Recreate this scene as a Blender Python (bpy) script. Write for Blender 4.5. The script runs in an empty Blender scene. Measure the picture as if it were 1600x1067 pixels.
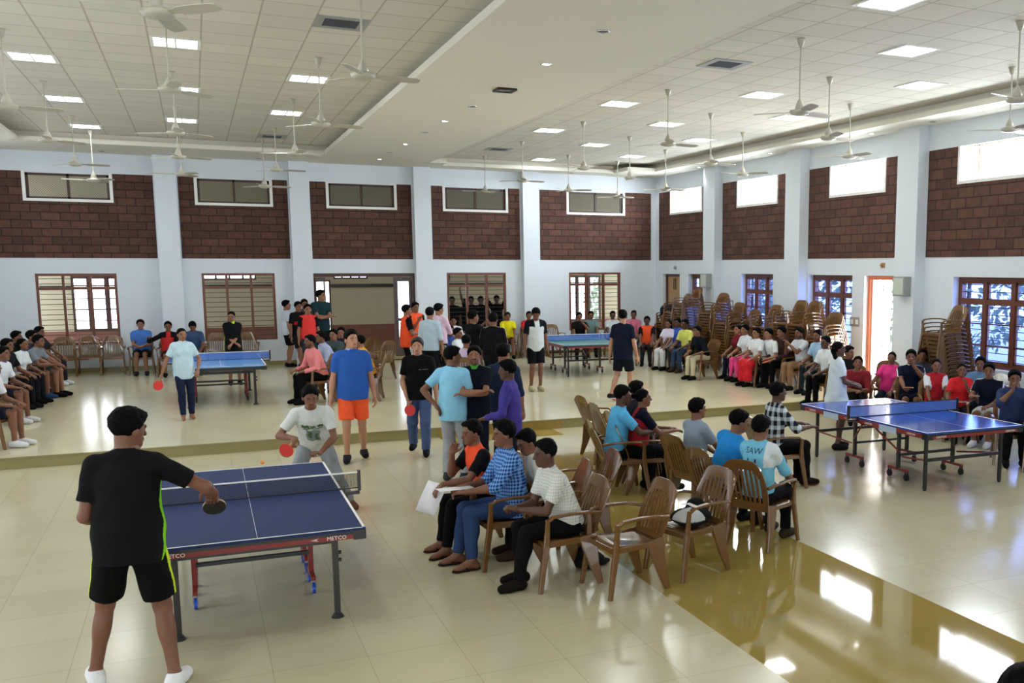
import bpy, math, random
import numpy as np
from mathutils import Vector, Matrix
random.seed(7); np.random.seed(7)
SC = bpy.context.scene
COL = SC.collection
PI = math.pi

# ---------------------------------------------------------------- camera
CAMH = 2.7362
YAW, PITCH, ROLL = 0.4451, 0.1310, 0.0010
F_PX, CXP, CYP = 1501.2, 1024.4, 613.8
def cam_axes():
    cy, sy, cp, sp = math.cos(YAW), math.sin(YAW), math.cos(PITCH), math.sin(PITCH)
    w = Vector((sy*cp, cy*cp, -sp)); r = Vector((cy, -sy, 0)); u = r.cross(w)
    c, s = math.cos(ROLL), math.sin(ROLL)
    return c*r+s*u, -s*r+c*u, w
CR, CU, CW = cam_axes()
cam = bpy.data.cameras.new('camera'); camo = bpy.data.objects.new('camera', cam); COL.objects.link(camo)
m = Matrix.Identity(4)
for i in range(3):
    m[i][0] = CR[i]; m[i][1] = CU[i]; m[i][2] = -CW[i]
m[0][3], m[1][3], m[2][3] = 0, 0, CAMH
camo.matrix_world = m
cam.sensor_width = 36; cam.lens = F_PX/1600*36
cam.shift_x = -(CXP-800)/1600; cam.shift_y = (CYP-533.5)/1600
cam.clip_end = 300
SC.camera = camo
def onz(px, py, z=0.0):
    d = CR*((px-CXP)/F_PX) - CU*((py-CYP)/F_PX) + CW
    t = (z-CAMH)/d.z
    return Vector((d.x*t, d.y*t, z))

# ---------------------------------------------------------------- view, world, light
SC.view_settings.view_transform = 'Standard'; SC.view_settings.look = 'None'
SC.view_settings.gamma = 1; SC.view_settings.exposure = 0.66; SC.view_settings.use_curve_mapping = False
SC.cycles.use_denoising = True
SC.cycles.max_bounces = 7; SC.cycles.diffuse_bounces = 4; SC.cycles.glossy_bounces = 3
SC.cycles.transmission_bounces = 4; SC.cycles.transparent_max_bounces = 8
SC.cycles.caustics_reflective = False; SC.cycles.caustics_refractive = False
SC.cycles.sample_clamp_indirect = 6
W = bpy.data.worlds.new('sky'); SC.world = W; W.use_nodes = True
nt = W.node_tree; bg = nt.nodes['Background']
sky = nt.nodes.new('ShaderNodeTexSky'); sky.sky_type = 'NISHITA'; sky.sun_disc = False
sky.sun_elevation = math.radians(50); sky.sun_rotation = math.radians(100); sky.dust_density = 3; sky.air_density = 1
mixs = nt.nodes.new('ShaderNodeMixRGB'); mixs.inputs[0].default_value = 0.93
mixs.inputs[2].default_value = (0.95, 1.0, 1.05, 1)
scl = nt.nodes.new('ShaderNodeMixRGB'); scl.blend_type = 'MULTIPLY'; scl.inputs[0].default_value = 1
scl.inputs[2].default_value = (0.25, 0.25, 0.25, 1)
nt.links.new(sky.outputs[0], scl.inputs[1]); nt.links.new(scl.outputs[0], mixs.inputs[1])
nt.links.new(mixs.outputs[0], bg.inputs[0]); bg.inputs[1].default_value = 4.0

def area(name, loc, rot, sx, sy, power, color=(1, 1, 1), spec=1.0):
    l = bpy.data.lights.new(name, 'AREA'); l.shape = 'RECTANGLE'; l.size = sx; l.size_y = sy
    l.energy = power; l.color = color; l.specular_factor = spec
    o = bpy.data.objects.new(name, l); COL.objects.link(o); o.location = loc; o.rotation_euler = rot
    return o
XR, YB, ZC, ZT, SH = 12.867, 27.0, 5.4, 5.62, 0.155
XL = -4.9
YF0 = -7.0
HIWIN_R = [(8.0, 9.95), (12.0, 13.97), (16.03, 17.97), (20.08, 22.04), (23.94, 25.95)]
HIWIN_B = [(-3.51, -1.655), (0.12, 1.94), (3.25, 5.08), (6.33, 8.2), (9.97, 11.84)]
DAY = (0.86, 0.94, 1.0)
for (a, b) in HIWIN_R:      # daylight falling in through the right hand clerestory
    area('daylight_clerestory_right', (XR+0.45, (a+b)/2, 4.62), (0, math.radians(68), 0), 0.75, b-a, 170, DAY)
for (a, b) in [(9.0, 11.0), (12.3, 14.0), (17.1, 18.7), (20.3, 21.8)]:
    area('daylight_window_right', (XR+0.5, (a+b)/2, 1.75), (0, math.radians(80), 0), 1.5, b-a, 50, (0.86, 0.93, 1.0))
area('daylight_door_right', (XR+0.6, 16.2, 1.5), (0, math.radians(90), 0), 2.2, 0.95, 150, (1.0, 0.95, 0.88))
# added fill light outside the unseen hall front, behind the camera
area('fill_hall_front', (4.0, YF0-0.3, 2.4), (math.radians(90), 0, 0), 14, 2.6, 110, DAY)

# ---------------------------------------------------------------- mesh helpers
class MB:
    def __init__(s): s.v = []; s.f = []; s.m = []; s.n = 0; s.sm = []
    def add(s, verts, faces, mi=0, smooth=False):
        s.v.extend([tuple(p) for p in verts])
        for f in faces:
            s.f.append(tuple(i+s.n for i in f)); s.m.append(mi); s.sm.append(smooth)
        s.n += len(verts)
    def box(s, x0, x1, y0, y1, z0, z1, mi=0):
        v = [(x0, y0, z0), (x1, y0, z0), (x1, y1, z0), (x0, y1, z0), (x0, y0, z1), (x1, y0, z1), (x1, y1, z1), (x0, y1, z1)]
        s.add(v, [(0, 3, 2, 1), (4, 5, 6, 7), (0, 1, 5, 4), (1, 2, 6, 5), (2, 3, 7, 6), (3, 0, 4, 7)], mi)
    def cyl(s, p0, p1, r0, r1=None, n=12, mi=0, smooth=True, caps=True):
        r1 = r0 if r1 is None else r1
        p0, p1 = Vector(p0), Vector(p1); ax = (p1-p0).normalized()
        t = Vector((1, 0, 0)) if abs(ax.x) < .9 else Vector((0, 1, 0))
        a = ax.cross(t).normalized(); b = ax.cross(a)
        V = []
        for p, r in ((p0, r0), (p1, r1)):
            for i in range(n):
                th = 2*PI*i/n; V.append(p+a*(r*math.cos(th))+b*(r*math.sin(th)))
        F = [(i, (i+1) % n, n+(i+1) % n, n+i) for i in range(n)]
        s.add(V, [tuple(reversed(f)) for f in F], mi, smooth)
        if caps: s.add(V, [tuple(range(n)), tuple(reversed(range(n, 2*n)))], mi)
    def lathe(s, c, prof, n=20, mi=0, smooth=True):
        c = Vector(c); V = []
        for (r, z) in prof:
            for i in range(n):
                th = 2*PI*i/n; V.append(c+Vector((r*math.cos(th), r*math.sin(th), z)))
        F = []
        for k in range(len(prof)-1):
            for i in range(n):
                F.append((k*n+i, k*n+(i+1) % n, (k+1)*n+(i+1) % n, (k+1)*n+i))
        s.add(V, F, mi, smooth)
    def sweep(s, pts, w, h, side, mi=0, smooth=False, bev=0.25):
        """pts along a path; w,h lists (section size across `side` and across the third axis); octagonal section"""
        pts = [Vector(p) for p in pts]; n = len(pts)
        w = w if hasattr(w, '__len__') else [w]*n; h = h if hasattr(h, '__len__') else [h]*n
        V = []
        for i, p in enumerate(pts):
            t = (pts[min(i+1, n-1)]-pts[max(i-1, 0)]).normalized()
            sd = Vector(side); sd = (sd-t*sd.dot(t)).normalized(); up = t.cross(sd)
            a, b = w[i]/2, h[i]/2; c = min(a, b)*bev*2
            for (x, y) in ((a, b-c), (a-c, b), (-a+c, b), (-a, b-c), (-a, -b+c), (-a+c, -b), (a-c, -b), (a, -b+c)):
                V.append(p+sd*x+up*y)
        F = []
        for i in range(n-1):
            for k in range(8):
                F.append((i*8+k, i*8+(k+1) % 8, (i+1)*8+(k+1) % 8, (i+1)*8+k))
        s.add(V, F, mi, smooth)
        s.add(V, [tuple(reversed(range(8))), tuple(range((n-1)*8, n*8))], mi)
    def mesh(s, name, mats):
        me = bpy.data.meshes.new(name); me.from_pydata(s.v, [], s.f)
        for m_ in (mats if isinstance(mats, (list, tuple)) else [mats]): me.materials.append(m_)
        me.polygons.foreach_set('material_index', s.m)
        me.polygons.foreach_set('use_smooth', s.sm)
        me.update(); return me
    def build(s, name, mats, parent=None, loc=None, rz=0):
        o = bpy.data.objects.new(name, s.mesh(name, mats)); COL.objects.link(o)
        if parent: o.parent = parent
        if loc is not None: o.location = loc
        if rz: o.rotation_euler = (0, 0, rz)
        return o
def tag(o, label=None, cat=None, group=None, kind=None):
    if label: o['label'] = label
    if cat: o['category'] = cat
    if group: o['group'] = group
    if kind: o['kind'] = kind
    return o
def struct(o): o['kind'] = 'structure'; return o
def empty(name, loc=(0, 0, 0), rz=0.0):
    o = bpy.data.objects.new(name, None); COL.objects.link(o); o.location = loc; o.rotation_euler = (0, 0, rz)
    o.empty_display_size = 0.1
    return o
def copy_tree(o, parent=None):
    c = o.copy(); COL.objects.link(c); c.parent = parent
    for ch in list(CH.get(o.name, [])): 
        d = copy_tree(ch, c)
        CH.setdefault(c.name, []).append(d)
    return c
CH = {}
def reg(o):          # remember children (obj.children is slow in a big scene)
    CH.setdefault(o.parent.name, []).append(o); return o

# ---------------------------------------------------------------- materials
def srgb(r, g, b):
    def f(c):
        c /= 255.0
        return c/12.92 if c <= .04045 else ((c+.055)/1.055)**2.4
    return (f(r), f(g), f(b), 1)
def mat(name, col, rough=.5, metal=0, noise=0.0, nscale=6.0, bump=0.0, spec=.5, emit=None, estr=0, coat=0):
    m_ = bpy.data.materials.new(name); m_.use_nodes = True; t = m_.node_tree; p = t.nodes['Principled BSDF']
    p.inputs['Base Color'].default_value = col; p.inputs['Roughness'].default_value = rough
    p.inputs['Metallic'].default_value = metal; p.inputs['Specular IOR Level'].default_value = spec
    if coat: p.inputs['Coat Weight'].default_value = coat
    if noise or bump:
        tc = t.nodes.new('ShaderNodeTexCoord'); nz = t.nodes.new('ShaderNodeTexNoise'); nz.inputs['Scale'].default_value = nscale
        nz.inputs['Detail'].default_value = 4
        t.links.new(tc.outputs['Object'], nz.inputs['Vector'])
        if noise:
            mx = t.nodes.new('ShaderNodeMixRGB'); mx.blend_type = 'MULTIPLY'; mx.inputs[0].default_value = 1
            mx.inputs[1].default_value = col
            mr = t.nodes.new('ShaderNodeMapRange'); mr.inputs[3].default_value = 1-noise; mr.inputs[4].default_value = 1+noise
            t.links.new(nz.outputs['Fac'], mr.inputs[0]); t.links.new(mr.outputs[0], mx.inputs[2])
            t.links.new(mx.outputs[0], p.inputs['Base Color'])
        if bump:
            bp = t.nodes.new('ShaderNodeBump'); bp.inputs['Strength'].default_value = bump; bp.inputs['Distance'].default_value = .01
            t.links.new(nz.outputs['Fac'], bp.inputs['Height']); t.links.new(bp.outputs[0], p.inputs['Normal'])
    if emit:
        p.inputs['Emission Color'].default_value = emit; p.inputs['Emission Strength'].default_value = estr
    return m_
def nodes(m_):
    t = m_.node_tree; return t, t.nodes['Principled BSDF']
M = {}
M['wall'] = mat('white_plaster', srgb(216, 223, 231), .6, noise=.03, nscale=2)
M['ceil'] = mat('white_ceiling_paint', srgb(226, 222, 208), .7)
M['wood'] = mat('red_brown_wood', srgb(104, 58, 38), .35, noise=.25, nscale=8)
M['wood_dark'] = mat('dark_brown_wood', srgb(62, 36, 30), .4, noise=.25, nscale=8)
M['ply'] = mat('golden_plywood', srgb(168, 128, 82), .4, noise=.12, nscale=5)
M['black'] = mat('black_metal', srgb(24, 24, 26), .35)
M['fanwhite'] = mat('cream_enamel', srgb(178, 174, 158), .35)
M['chair'] = mat('brown_plastic', srgb(106, 72, 37), .18, noise=.10, nscale=3, coat=.3)
M['red'] = mat('red_paint', srgb(128, 34, 28), .4)
M['white'] = mat('white_paint', srgb(235, 235, 232), .5)
M['steel'] = mat('dark_steel', srgb(60, 58, 58), .3, .6, noise=.2, nscale=20)
M['bluewheel'] = mat('blue_castor', srgb(30, 80, 200), .3)
M['rubber'] = mat('black_rubber', srgb(18, 18, 20), .6)
M['lamp'] = mat('lamp_diffuser', srgb(255, 255, 255), .4, emit=(0.93, 1, 1, 1), estr=6)
M['glow'] = mat('downlight_lens', srgb(255, 255, 255), .4, emit=(1, 1, .95, 1), estr=10)
M['chrome'] = mat('chrome', srgb(200, 200, 200), .15, 1)
M['grey'] = mat('grey_plastic', srgb(150, 152, 150), .5)
M['darkgrille'] = mat('dark_grille', srgb(88, 88, 96), .7)

# floor: polished vitrified tiles, a yellow band down the hall
def floor_mat(name, base, band=None, tile=(0.625, 0.636), org=(-1.54, 6.10), grout=(120, 112, 84)):
    m_ = mat(name, base, .16, spec=.6); t, p = nodes(m_)
    geo = t.nodes.new('ShaderNodeNewGeometry'); sep = t.nodes.new('ShaderNodeSeparateXYZ')
    t.links.new(geo.outputs['Position'], sep.inputs[0])
    def math_(op, a, b=None, c=None):
        n = t.nodes.new('ShaderNodeMath'); n.operation = op
        for i, x in enumerate((a, b, c)):
            if x is None: continue
            if isinstance(x, (int, float)): n.inputs[i].default_value = x
            else: t.links.new(x, n.inputs[i])
        return n.outputs[0]
    x, y = sep.outputs[0], sep.outputs[1]
    def lines(c, o, s, wd):
        f = math_('FRACT', math_('DIVIDE', math_('SUBTRACT', c, o-100*s), s))
        d = math_('ABSOLUTE', math_('SUBTRACT', f, .5))
        return math_('GREATER_THAN', d, .5-wd/s/2), math_('FLOOR', math_('DIVIDE', math_('SUBTRACT', c, o-100*s), s))
    lx, ix = lines(x, org[0], tile[0], .0035); ly, iy = lines(y, org[1], tile[1], .0035)
    g = math_('MAXIMUM', lx, ly)
    comb = t.nodes.new('ShaderNodeCombineXYZ'); t.links.new(ix, comb.inputs[0]); t.links.new(iy, comb.inputs[1])
    wn = t.nodes.new('ShaderNodeTexWhiteNoise'); wn.noise_dimensions = '2D'; t.links.new(comb.outputs[0], wn.inputs['Vector'])
    nz = t.nodes.new('ShaderNodeTexNoise'); nz.inputs['Scale'].default_value = 1.6; nz.inputs['Detail'].default_value = 5
    t.links.new(geo.outputs['Position'], nz.inputs['Vector'])
    v = math_('ADD', math_('MULTIPLY', wn.outputs['Value'], .05), math_('MULTIPLY', nz.outputs['Fac'], .16))
    v = math_('ADD', v, .9)
    colr = t.nodes.new('ShaderNodeRGB'); colr.outputs[0].default_value = base; cur = colr.outputs[0]
    if band:
        yel = t.nodes.new('ShaderNodeRGB'); yel.outputs[0].default_value = band
        inx = math_('MULTIPLY', math_('GREATER_THAN', x, 3.415), math_('LESS_THAN', x, 5.335))
        iny = math_('SUBTRACT', 1.0, math_('MULTIPLY', math_('GREATER_THAN', y, 13.42), math_('LESS_THAN', y, 14.66)))
        bm = math_('MULTIPLY', inx, iny)
        mx = t.nodes.new('ShaderNodeMixRGB'); t.links.new(bm, mx.inputs[0]); t.links.new(cur, mx.inputs[1]); t.links.new(yel.outputs[0], mx.inputs[2])
        cur = mx.outputs[0]
        rr = math_('SUBTRACT', .17, math_('MULTIPLY', bm, .13))
        t.links.new(rr, p.inputs['Roughness'])
    mv = t.nodes.new('ShaderNodeMixRGB'); mv.blend_type = 'MULTIPLY'; mv.inputs[0].default_value = 1
    t.links.new(cur, mv.inputs[1]); t.links.new(v, mv.inputs[2])
    mg = t.nodes.new('ShaderNodeMixRGB'); t.links.new(math_('MULTIPLY', g, .55), mg.inputs[0]); t.links.new(mv.outputs[0], mg.inputs[1])
    mg.inputs[2].default_value = srgb(*grout)
    t.links.new(mg.outputs[0], p.inputs['Base Color'])
    return m_
M['floor'] = floor_mat('cream_floor_tiles', srgb(192, 184, 154), srgb(158, 136, 72))
M['stage'] = floor_mat('cream_stage_tiles', srgb(202, 194, 162), None, (0.625, 0.636), (-1.5, 15.3), (170, 160, 120))
M['riser'] = mat('olive_yellow_tile', srgb(140, 130, 84), .25, noise=.08)
M['riser_y'] = mat('ochre_tile', srgb(150, 122, 56), .25)

def brick_mat():
    m_ = mat('laterite_brick', srgb(96, 52, 42), .85); t, p = nodes(m_)
    geo = t.nodes.new('ShaderNodeTexCoord'); sep = t.nodes.new('ShaderNodeSeparateXYZ'); t.links.new(geo.outputs['Object'], sep.inputs[0])
    ad = t.nodes.new('ShaderNodeMath'); ad.operation = 'ADD'; t.links.new(sep.outputs[0], ad.inputs[0]); t.links.new(sep.outputs[1], ad.inputs[1])
    cb = t.nodes.new('ShaderNodeCombineXYZ'); t.links.new(ad.outputs[0], cb.inputs[0]); t.links.new(sep.outputs[2], cb.inputs[1])
    b = t.nodes.new('ShaderNodeTexBrick'); t.links.new(cb.outputs[0], b.inputs['Vector'])
    b.inputs['Scale'].default_value = 1; b.inputs['Brick Width'].default_value = .40; b.inputs['Row Height'].default_value = .19
    b.inputs['Mortar Size'].default_value = .012; b.inputs['Mortar Smooth'].default_value = .3
    b.inputs['Color1'].default_value = srgb(92, 60, 48); b.inputs['Color2'].default_value = srgb(72, 44, 36); b.inputs['Mortar'].default_value = srgb(44, 26, 22)
    nz = t.nodes.new('ShaderNodeTexNoise'); nz.inputs['Scale'].default_value = 9; nz.inputs['Detail'].default_value = 6; nz.inputs['Roughness'].default_value = .7
    t.links.new(geo.outputs['Object'], nz.inputs['Vector'])
    mr = t.nodes.new('ShaderNodeMapRange'); mr.inputs[3].default_value = .3; mr.inputs[4].default_value = 1.7; t.links.new(nz.outputs['Fac'], mr.inputs[0])
    mx = t.nodes.new('ShaderNodeMixRGB'); mx.blend_type = 'MULTIPLY'; mx.inputs[0].default_value = 1
    t.links.new(b.outputs['Color'], mx.inputs[1]); t.links.new(mr.outputs[0], mx.inputs[2]); t.links.new(mx.outputs[0], p.inputs['Base Color'])
    bp = t.nodes.new('ShaderNodeBump'); bp.inputs['Strength'].default_value = .6; bp.inputs['Distance'].default_value = .02
    bp.invert = True
    t.links.new(b.outputs['Fac'], bp.inputs['Height']); t.links.new(bp.outputs[0], p.inputs['Normal'])
    return m_
M['brick'] = brick_mat()
def tilec_mat():
    m_ = mat('ceiling_tiles', srgb(214, 209, 192), .8); t, p = nodes(m_)
    geo = t.nodes.new('ShaderNodeTexCoord'); b = t.nodes.new('ShaderNodeTexBrick')
    mp = t.nodes.new('ShaderNodeMapping'); mp.inputs['Location'].default_value = (0.36+0.0, 0.0, 0)
    t.links.new(geo.outputs['Object'], mp.inputs[0]); t.links.new(mp.outputs[0], b.inputs['Vector'])
    b.offset = 0; b.inputs['Scale'].default_value = 1; b.inputs['Brick Width'].default_value = .6055; b.inputs['Row Height'].default_value = .62
    b.inputs['Mortar Size'].default_value = .011; b.inputs['Mortar Smooth'].default_value = 0
    b.inputs['Color1'].default_value = srgb(215, 210, 197); b.inputs['Color2'].default_value = srgb(208, 203, 190); b.inputs['Mortar'].default_value = srgb(178, 171, 154)
    t.links.new(b.outputs['Color'], p.inputs['Base Color']); return m_
M['ctile'] = tilec_mat()
def glass_mat(name, tint, a=.9):
    m_ = bpy.data.materials.new(name); m_.use_nodes = True; t = m_.node_tree; t.nodes.clear()
    o = t.nodes.new('ShaderNodeOutputMaterial'); tr = t.nodes.new('ShaderNodeBsdfTransparent'); gl = t.nodes.new('ShaderNodeBsdfGlossy')
    tr.inputs[0].default_value = tint; gl.inputs['Roughness'].default_value = .05; mx = t.nodes.new('ShaderNodeMixShader'); mx.inputs[0].default_value = 1-a
    t.links.new(tr.outputs[0], mx.inputs[1]); t.links.new(gl.outputs[0], mx.inputs[2]); t.links.new(mx.outputs[0], o.inputs[0]); return m_
M['glass'] = glass_mat('clear_glass', (.92, .96, 1, 1))
M['blueglass'] = glass_mat('blue_tinted_glass', (.46, .56, .92, 1), .92)
# ================================================================ the hall
def wall_plane(mb, axis, c0, c1, u0, u1, z0, z1, holes):
    """axis 'y': wall in the XZ plane between y=c0..c1; axis 'x': wall in YZ plane. holes (u0,u1,z0,z1)"""
    us = sorted({u0, u1} | {h[0] for h in holes} | {h[1] for h in holes}); zs = sorted({z0, z1} | {h[2] for h in holes} | {h[3] for h in holes})
    us = [u for u in us if u0 <= u <= u1]; zs = [z for z in zs if z0 <= z <= z1]
    for i in range(len(us)-1):
        run = None
        for k in range(len(zs)-1):
            uc, zc = (us[i]+us[i+1])/2, (zs[k]+zs[k+1])/2
            solid = not any(h[0] < uc < h[1] and h[2] < zc < h[3] for h in holes)
            if solid:
                if run is None: run = zs[k]
            if (not solid or k == len(zs)-2) and run is not None:
                top = zs[k] if not solid else zs[k+1]
                if axis == 'y': mb.box(us[i], us[i+1], c0, c1, run, top)
                else: mb.box(c0, c1, us[i], us[i+1], run, top)
                run = None
# floor and stage
b = MB(); b.box(XL, XR, YF0, 15.3, -.2, 0); struct(b.build('floor', M['floor']))
b = MB(); b.box(XL, XR+.3, 15.3, 30.6, -.2, SH)
for (f_) in range(0): pass
st = b.build('floor_stage', [M['stage']]); struct(st)
b = MB(); b.box(XL, XR, 15.285, 15.30, 0.0, SH-.012, 0); b.box(3.41, 5.53, 15.28, 15.286, 0, SH-.012, 1)
struct(b.build('trim_1', [M['riser'], M['riser_y']]))
b = MB(); b.box(XL, XR, 15.27, 15.32, SH-.012, SH+.002); struct(b.build('trim_2', M['riser']))

# back wall
HB0, HB1 = 4.31, 4.90
LOWB = [(-3.40, -1.71, .83, 2.55), (.17, 1.89, .83, 2.55), (2.76, 5.54, SH, 2.545), (6.39, 8.10, .83, 2.55), (10.03, 11.69, .83, 2.55)]
holes = [(a+.07, c-.07, HB0, HB1) for a, c in HIWIN_B] + LOWB
b = MB(); wall_plane(b, 'y', YB, YB+.25, XL, XR, 0, ZT+.2, holes); wb = struct(b.build('wall_back', M['wall']))
BR = [(-4.85, -.79), (-.24, 2.30), (2.85, 5.47), (5.99, 8.54), (9.09, 12.71)]
for k, (a, c) in enumerate(BR):
    h = HIWIN_B[k]
    b = MB(); wall_plane(b, 'y', YB-.012, YB-.001, a, c, 2.92, 4.93, [(h[0], h[1], 4.245, 4.95)])
    b.build('brick_panel', M['brick'], wb)
for k, (a, c) in enumerate([(-.76, -.27), (2.33, 2.82), (5.5, 5.96), (8.57, 9.06)]):
    b = MB(); b.box(a, c, YB-.25, YB, SH, ZC); struct(b.build('pillar', M['wall']))
b = MB(); b.box(XL, XR, YB-.012, YB-.002, SH, SH+.11)
bb = b.build('baseboard_back', M['riser']); struct(bb)
b = MB(); b.box(2.70, 5.60, YB-.02, YB+.26, SH, SH+.03); struct(b.build('trim_3', M['wood_dark']))

M['lattice'] = mat('grey_green_lattice', srgb(104, 104, 92), .7)
# jali lattice windows high on the back wall
def jali(k, a, c):
    w = struct(empty('window_%d' % k, ((a+c)/2, YB, HB0)))
    s = MB()
    for (x0, x1, z0, z1) in ((a, a+.07, 4.245, 4.93), (c-.07, c, 4.245, 4.93), (a+.07, c-.07, 4.245, 4.31)):
        s.box(x0, x1, YB-.03, YB+.05, z0, z1)
    o = s.build('window_surround', M['white'], w); o.matrix_parent_inverse = Matrix.Translation(-w.location)
    f = MB(); t = .055
    a2, c2 = a+.07, c-.07; mid = (a2+c2)/2
    for (x0, x1, z0, z1) in ((a2, a2+t, HB0, HB1), (c2-t, c2, HB0, HB1), (a2, c2, HB1-t, HB1), (a2, c2, HB0, HB0+t*.8), (mid-t/2, mid+t/2, HB0, HB1)):
        f.box(x0, x1, YB+.03, YB+.09, z0, z1)
    o = f.build('window_frame', M['wood_dark'], w); o.matrix_parent_inverse = Matrix.Translation(-w.location)
    g = MB()                                       # diagonal lattice
    for (x0, x1) in ((a2+t, mid-t/2), (mid+t/2, c2-t)):
        H = HB1-HB0-t*1.8; z0 = HB0+t*.8; st = .052; n = int((x1-x0+H)/st)+1
        for i in range(n):
            for sgn in (1, -1):
                # line x = x0+i*st - t , z = z0 + t
                s0 = i*st
                xa, za = x0+s0, z0
                xb, zb = x0+s0-H, z0+H
                if xa > x1: za = z0+(xa-x1); xa = x1
                if xb < x0: zb = z0+s0; xb = x0
                if zb <= za: continue
                if sgn < 0: xa, xb = x0+x1-xa, x0+x1-xb
                dx, dz = xb-xa, zb-za; L = math.hypot(dx, dz)
                if L < .01: continue
                nx, nz_ = -dz/L*.006, dx/L*.006
                y0, y1 = YB+.05, YB+.062
                g.add([(xa-nx, y0, za-nz_), (xb-nx, y0, zb-nz_), (xb+nx, y0, zb+nz_), (xa+nx, y0, za+nz_),
                       (xa-nx, y1, za-nz_), (xb-nx, y1, zb-nz_), (xb+nx, y1, zb+nz_), (xa+nx, y1, za+nz_)],
                      [(0, 1, 2, 3), (7, 6, 5, 4), (0, 4, 5, 1), (2, 6, 7, 3)])
    o = g.build('lattice', M['lattice'], w); o.matrix_parent_inverse = Matrix.Translation(-w.location)
for k, (a, c) in enumerate(HIWIN_B): jali(k+1, a, c)

def tube_grid_window(name, plane, c, u0, u1, z0, z1, nm, trans, nb, fr=.06, depth=.1, glass=None, dense=1, wood=None, inset=.1, bars=True):
    """casement window: wooden frame, mullions, transom, thin horizontal bars. plane 'y' wall at y=c, 'x' wall at x=c"""
    wood = wood or M['wood']
    def B(mb, a0, a1, d0, d1, b0, b1):
        if plane == 'y': mb.box(a0, a1, c+d0, c+d1, b0, b1)
        else: mb.box(c+d0, c+d1, a0, a1, b0, b1)
    w = struct(empty(name, ((u0+u1)/2, c, z0) if plane == 'y' else (c, (u0+u1)/2, z0)))
    inv = Matrix.Translation(-w.location)
    f = MB()
    B(f, u0, u0+fr, inset, inset+depth, z0, z1); B(f, u1-fr, u1, inset, inset+depth, z0, z1)
    B(f, u0+fr, u1-fr, inset, inset+depth, z1-fr, z1); B(f, u0+fr, u1-fr, inset, inset+depth, z0, z0+fr)
    if trans: B(f, u0+fr, u1-fr, inset-.005, inset+depth, trans-fr/2, trans+fr/2)
    for i in range(1, nm):
        x = u0+(u1-u0)*i/nm; B(f, x-fr/2, x+fr/2, inset-.008, inset+depth-.002, z0+fr, z1-fr)
    o = f.build('window_frame', wood, w); o.matrix_parent_inverse = inv
    if bars:
        g = MB(); n = int((z1-z0)/nb)
        for i in range(1, n):
            z = z0+(z1-z0)*i/n; B(g, u0+fr, u1-fr, inset+.05, inset+.062, z-.007, z+.007)
        o = g.build('window_bars', M['black'], w); o.matrix_parent_inverse = inv
    if glass:
        g = MB(); B(g, u0+fr, u1-fr, inset+.085, inset+.09, z0+fr, z1-fr)
        o = g.build('window_pane', glass, w); o.matrix_parent_inverse = inv
    if dense > 1:
        g = MB()
        for s_ in range(nm):
            a0 = u0+(u1-u0)*s_/nm+fr*.5; a1 = u0+(u1-u0)*(s_+1)/nm-fr*.5
            for (d0, d1) in ((a0, a0+.035), (a1-.035, a1)): B(g, d0, d1, inset+.02, inset+.05, z0+fr, z1-fr)
            for zz in ((trans or z1)-.05, z0+fr, z1-fr-.035, (trans or z1)+.03): B(g, a0, a1, inset+.02, inset+.05, zz, zz+.035)
            for i in range(1, dense):
                zz = z0+(trans-z0)*i/dense; B(g, a0, a1, inset+.02, inset+.05, zz-.012, zz+.012)
        o = g.build('sash', wood, w); o.matrix_parent_inverse = inv
    return w
LW = LOWB
for k, i in enumerate((0, 1, 3, 4)):
    u0, u1, z0, z1 = LW[i]
    tube_grid_window('window_%d' % (6+k), 'y', YB, u0, u1, z0, z1, 3, 2.19, .115, fr=.06, inset=.0, depth=.09)
# double door in the back wall
d = struct(empty('door_1', (4.15, YB, SH))); inv = Matrix.Translation(-d.location)
b = MB(); b.box(2.76, 2.86, YB, YB+.12, SH, 2.54); b.box(5.44, 5.54, YB, YB+.12, SH, 2.54); b.box(2.86, 5.44, YB, YB+.12, 2.45, 2.54)
o = b.build('door_frame', M['wood_dark'], d); o.matrix_parent_inverse = inv
for (hx, sg) in ((2.90, 1), (5.40, -1)):
    b = MB(); y0 = YB+.14
    def P(t): return hx+sg*t*.30, y0+t*.62
    def quad(t0, t1, z0, z1, mb, th=.03):
        xa, ya = P(t0); xb, yb = P(t1); nx, ny = -.62*th, .30*th*sg
        mb.add([(xa, ya, z0), (xb, yb, z0), (xb+nx*sg, yb+ny, z0), (xa+nx*sg, ya+ny, z0), (xa, ya, z1), (xb, yb, z1), (xb+nx*sg, yb+ny, z1), (xa+nx*sg, ya+ny, z1)],
               [(0, 3, 2, 1), (4, 5, 6, 7), (0, 1, 5, 4), (1, 2, 6, 5), (2, 3, 7, 6), (3, 0, 4, 7)])
    quad(0, .12, SH+.01, 2.43, b, .05); quad(1.0, 1.12, SH+.01, 2.43, b, .05); quad(.12, 1.0, 2.33, 2.43, b, .05); quad(.12, 1.0, SH+.01, SH+.35, b, .05)
    quad(.12, 1.0, 1.2, 1.28, b, .05)
    o = b.build('door_leaf', M['wood_dark'], d); o.matrix_parent_inverse = inv
    b = MB(); quad(.12, 1.0, SH+.35, 2.33, b, .01); g_ = b.build('door_glass', M['glass'], o)

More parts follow.
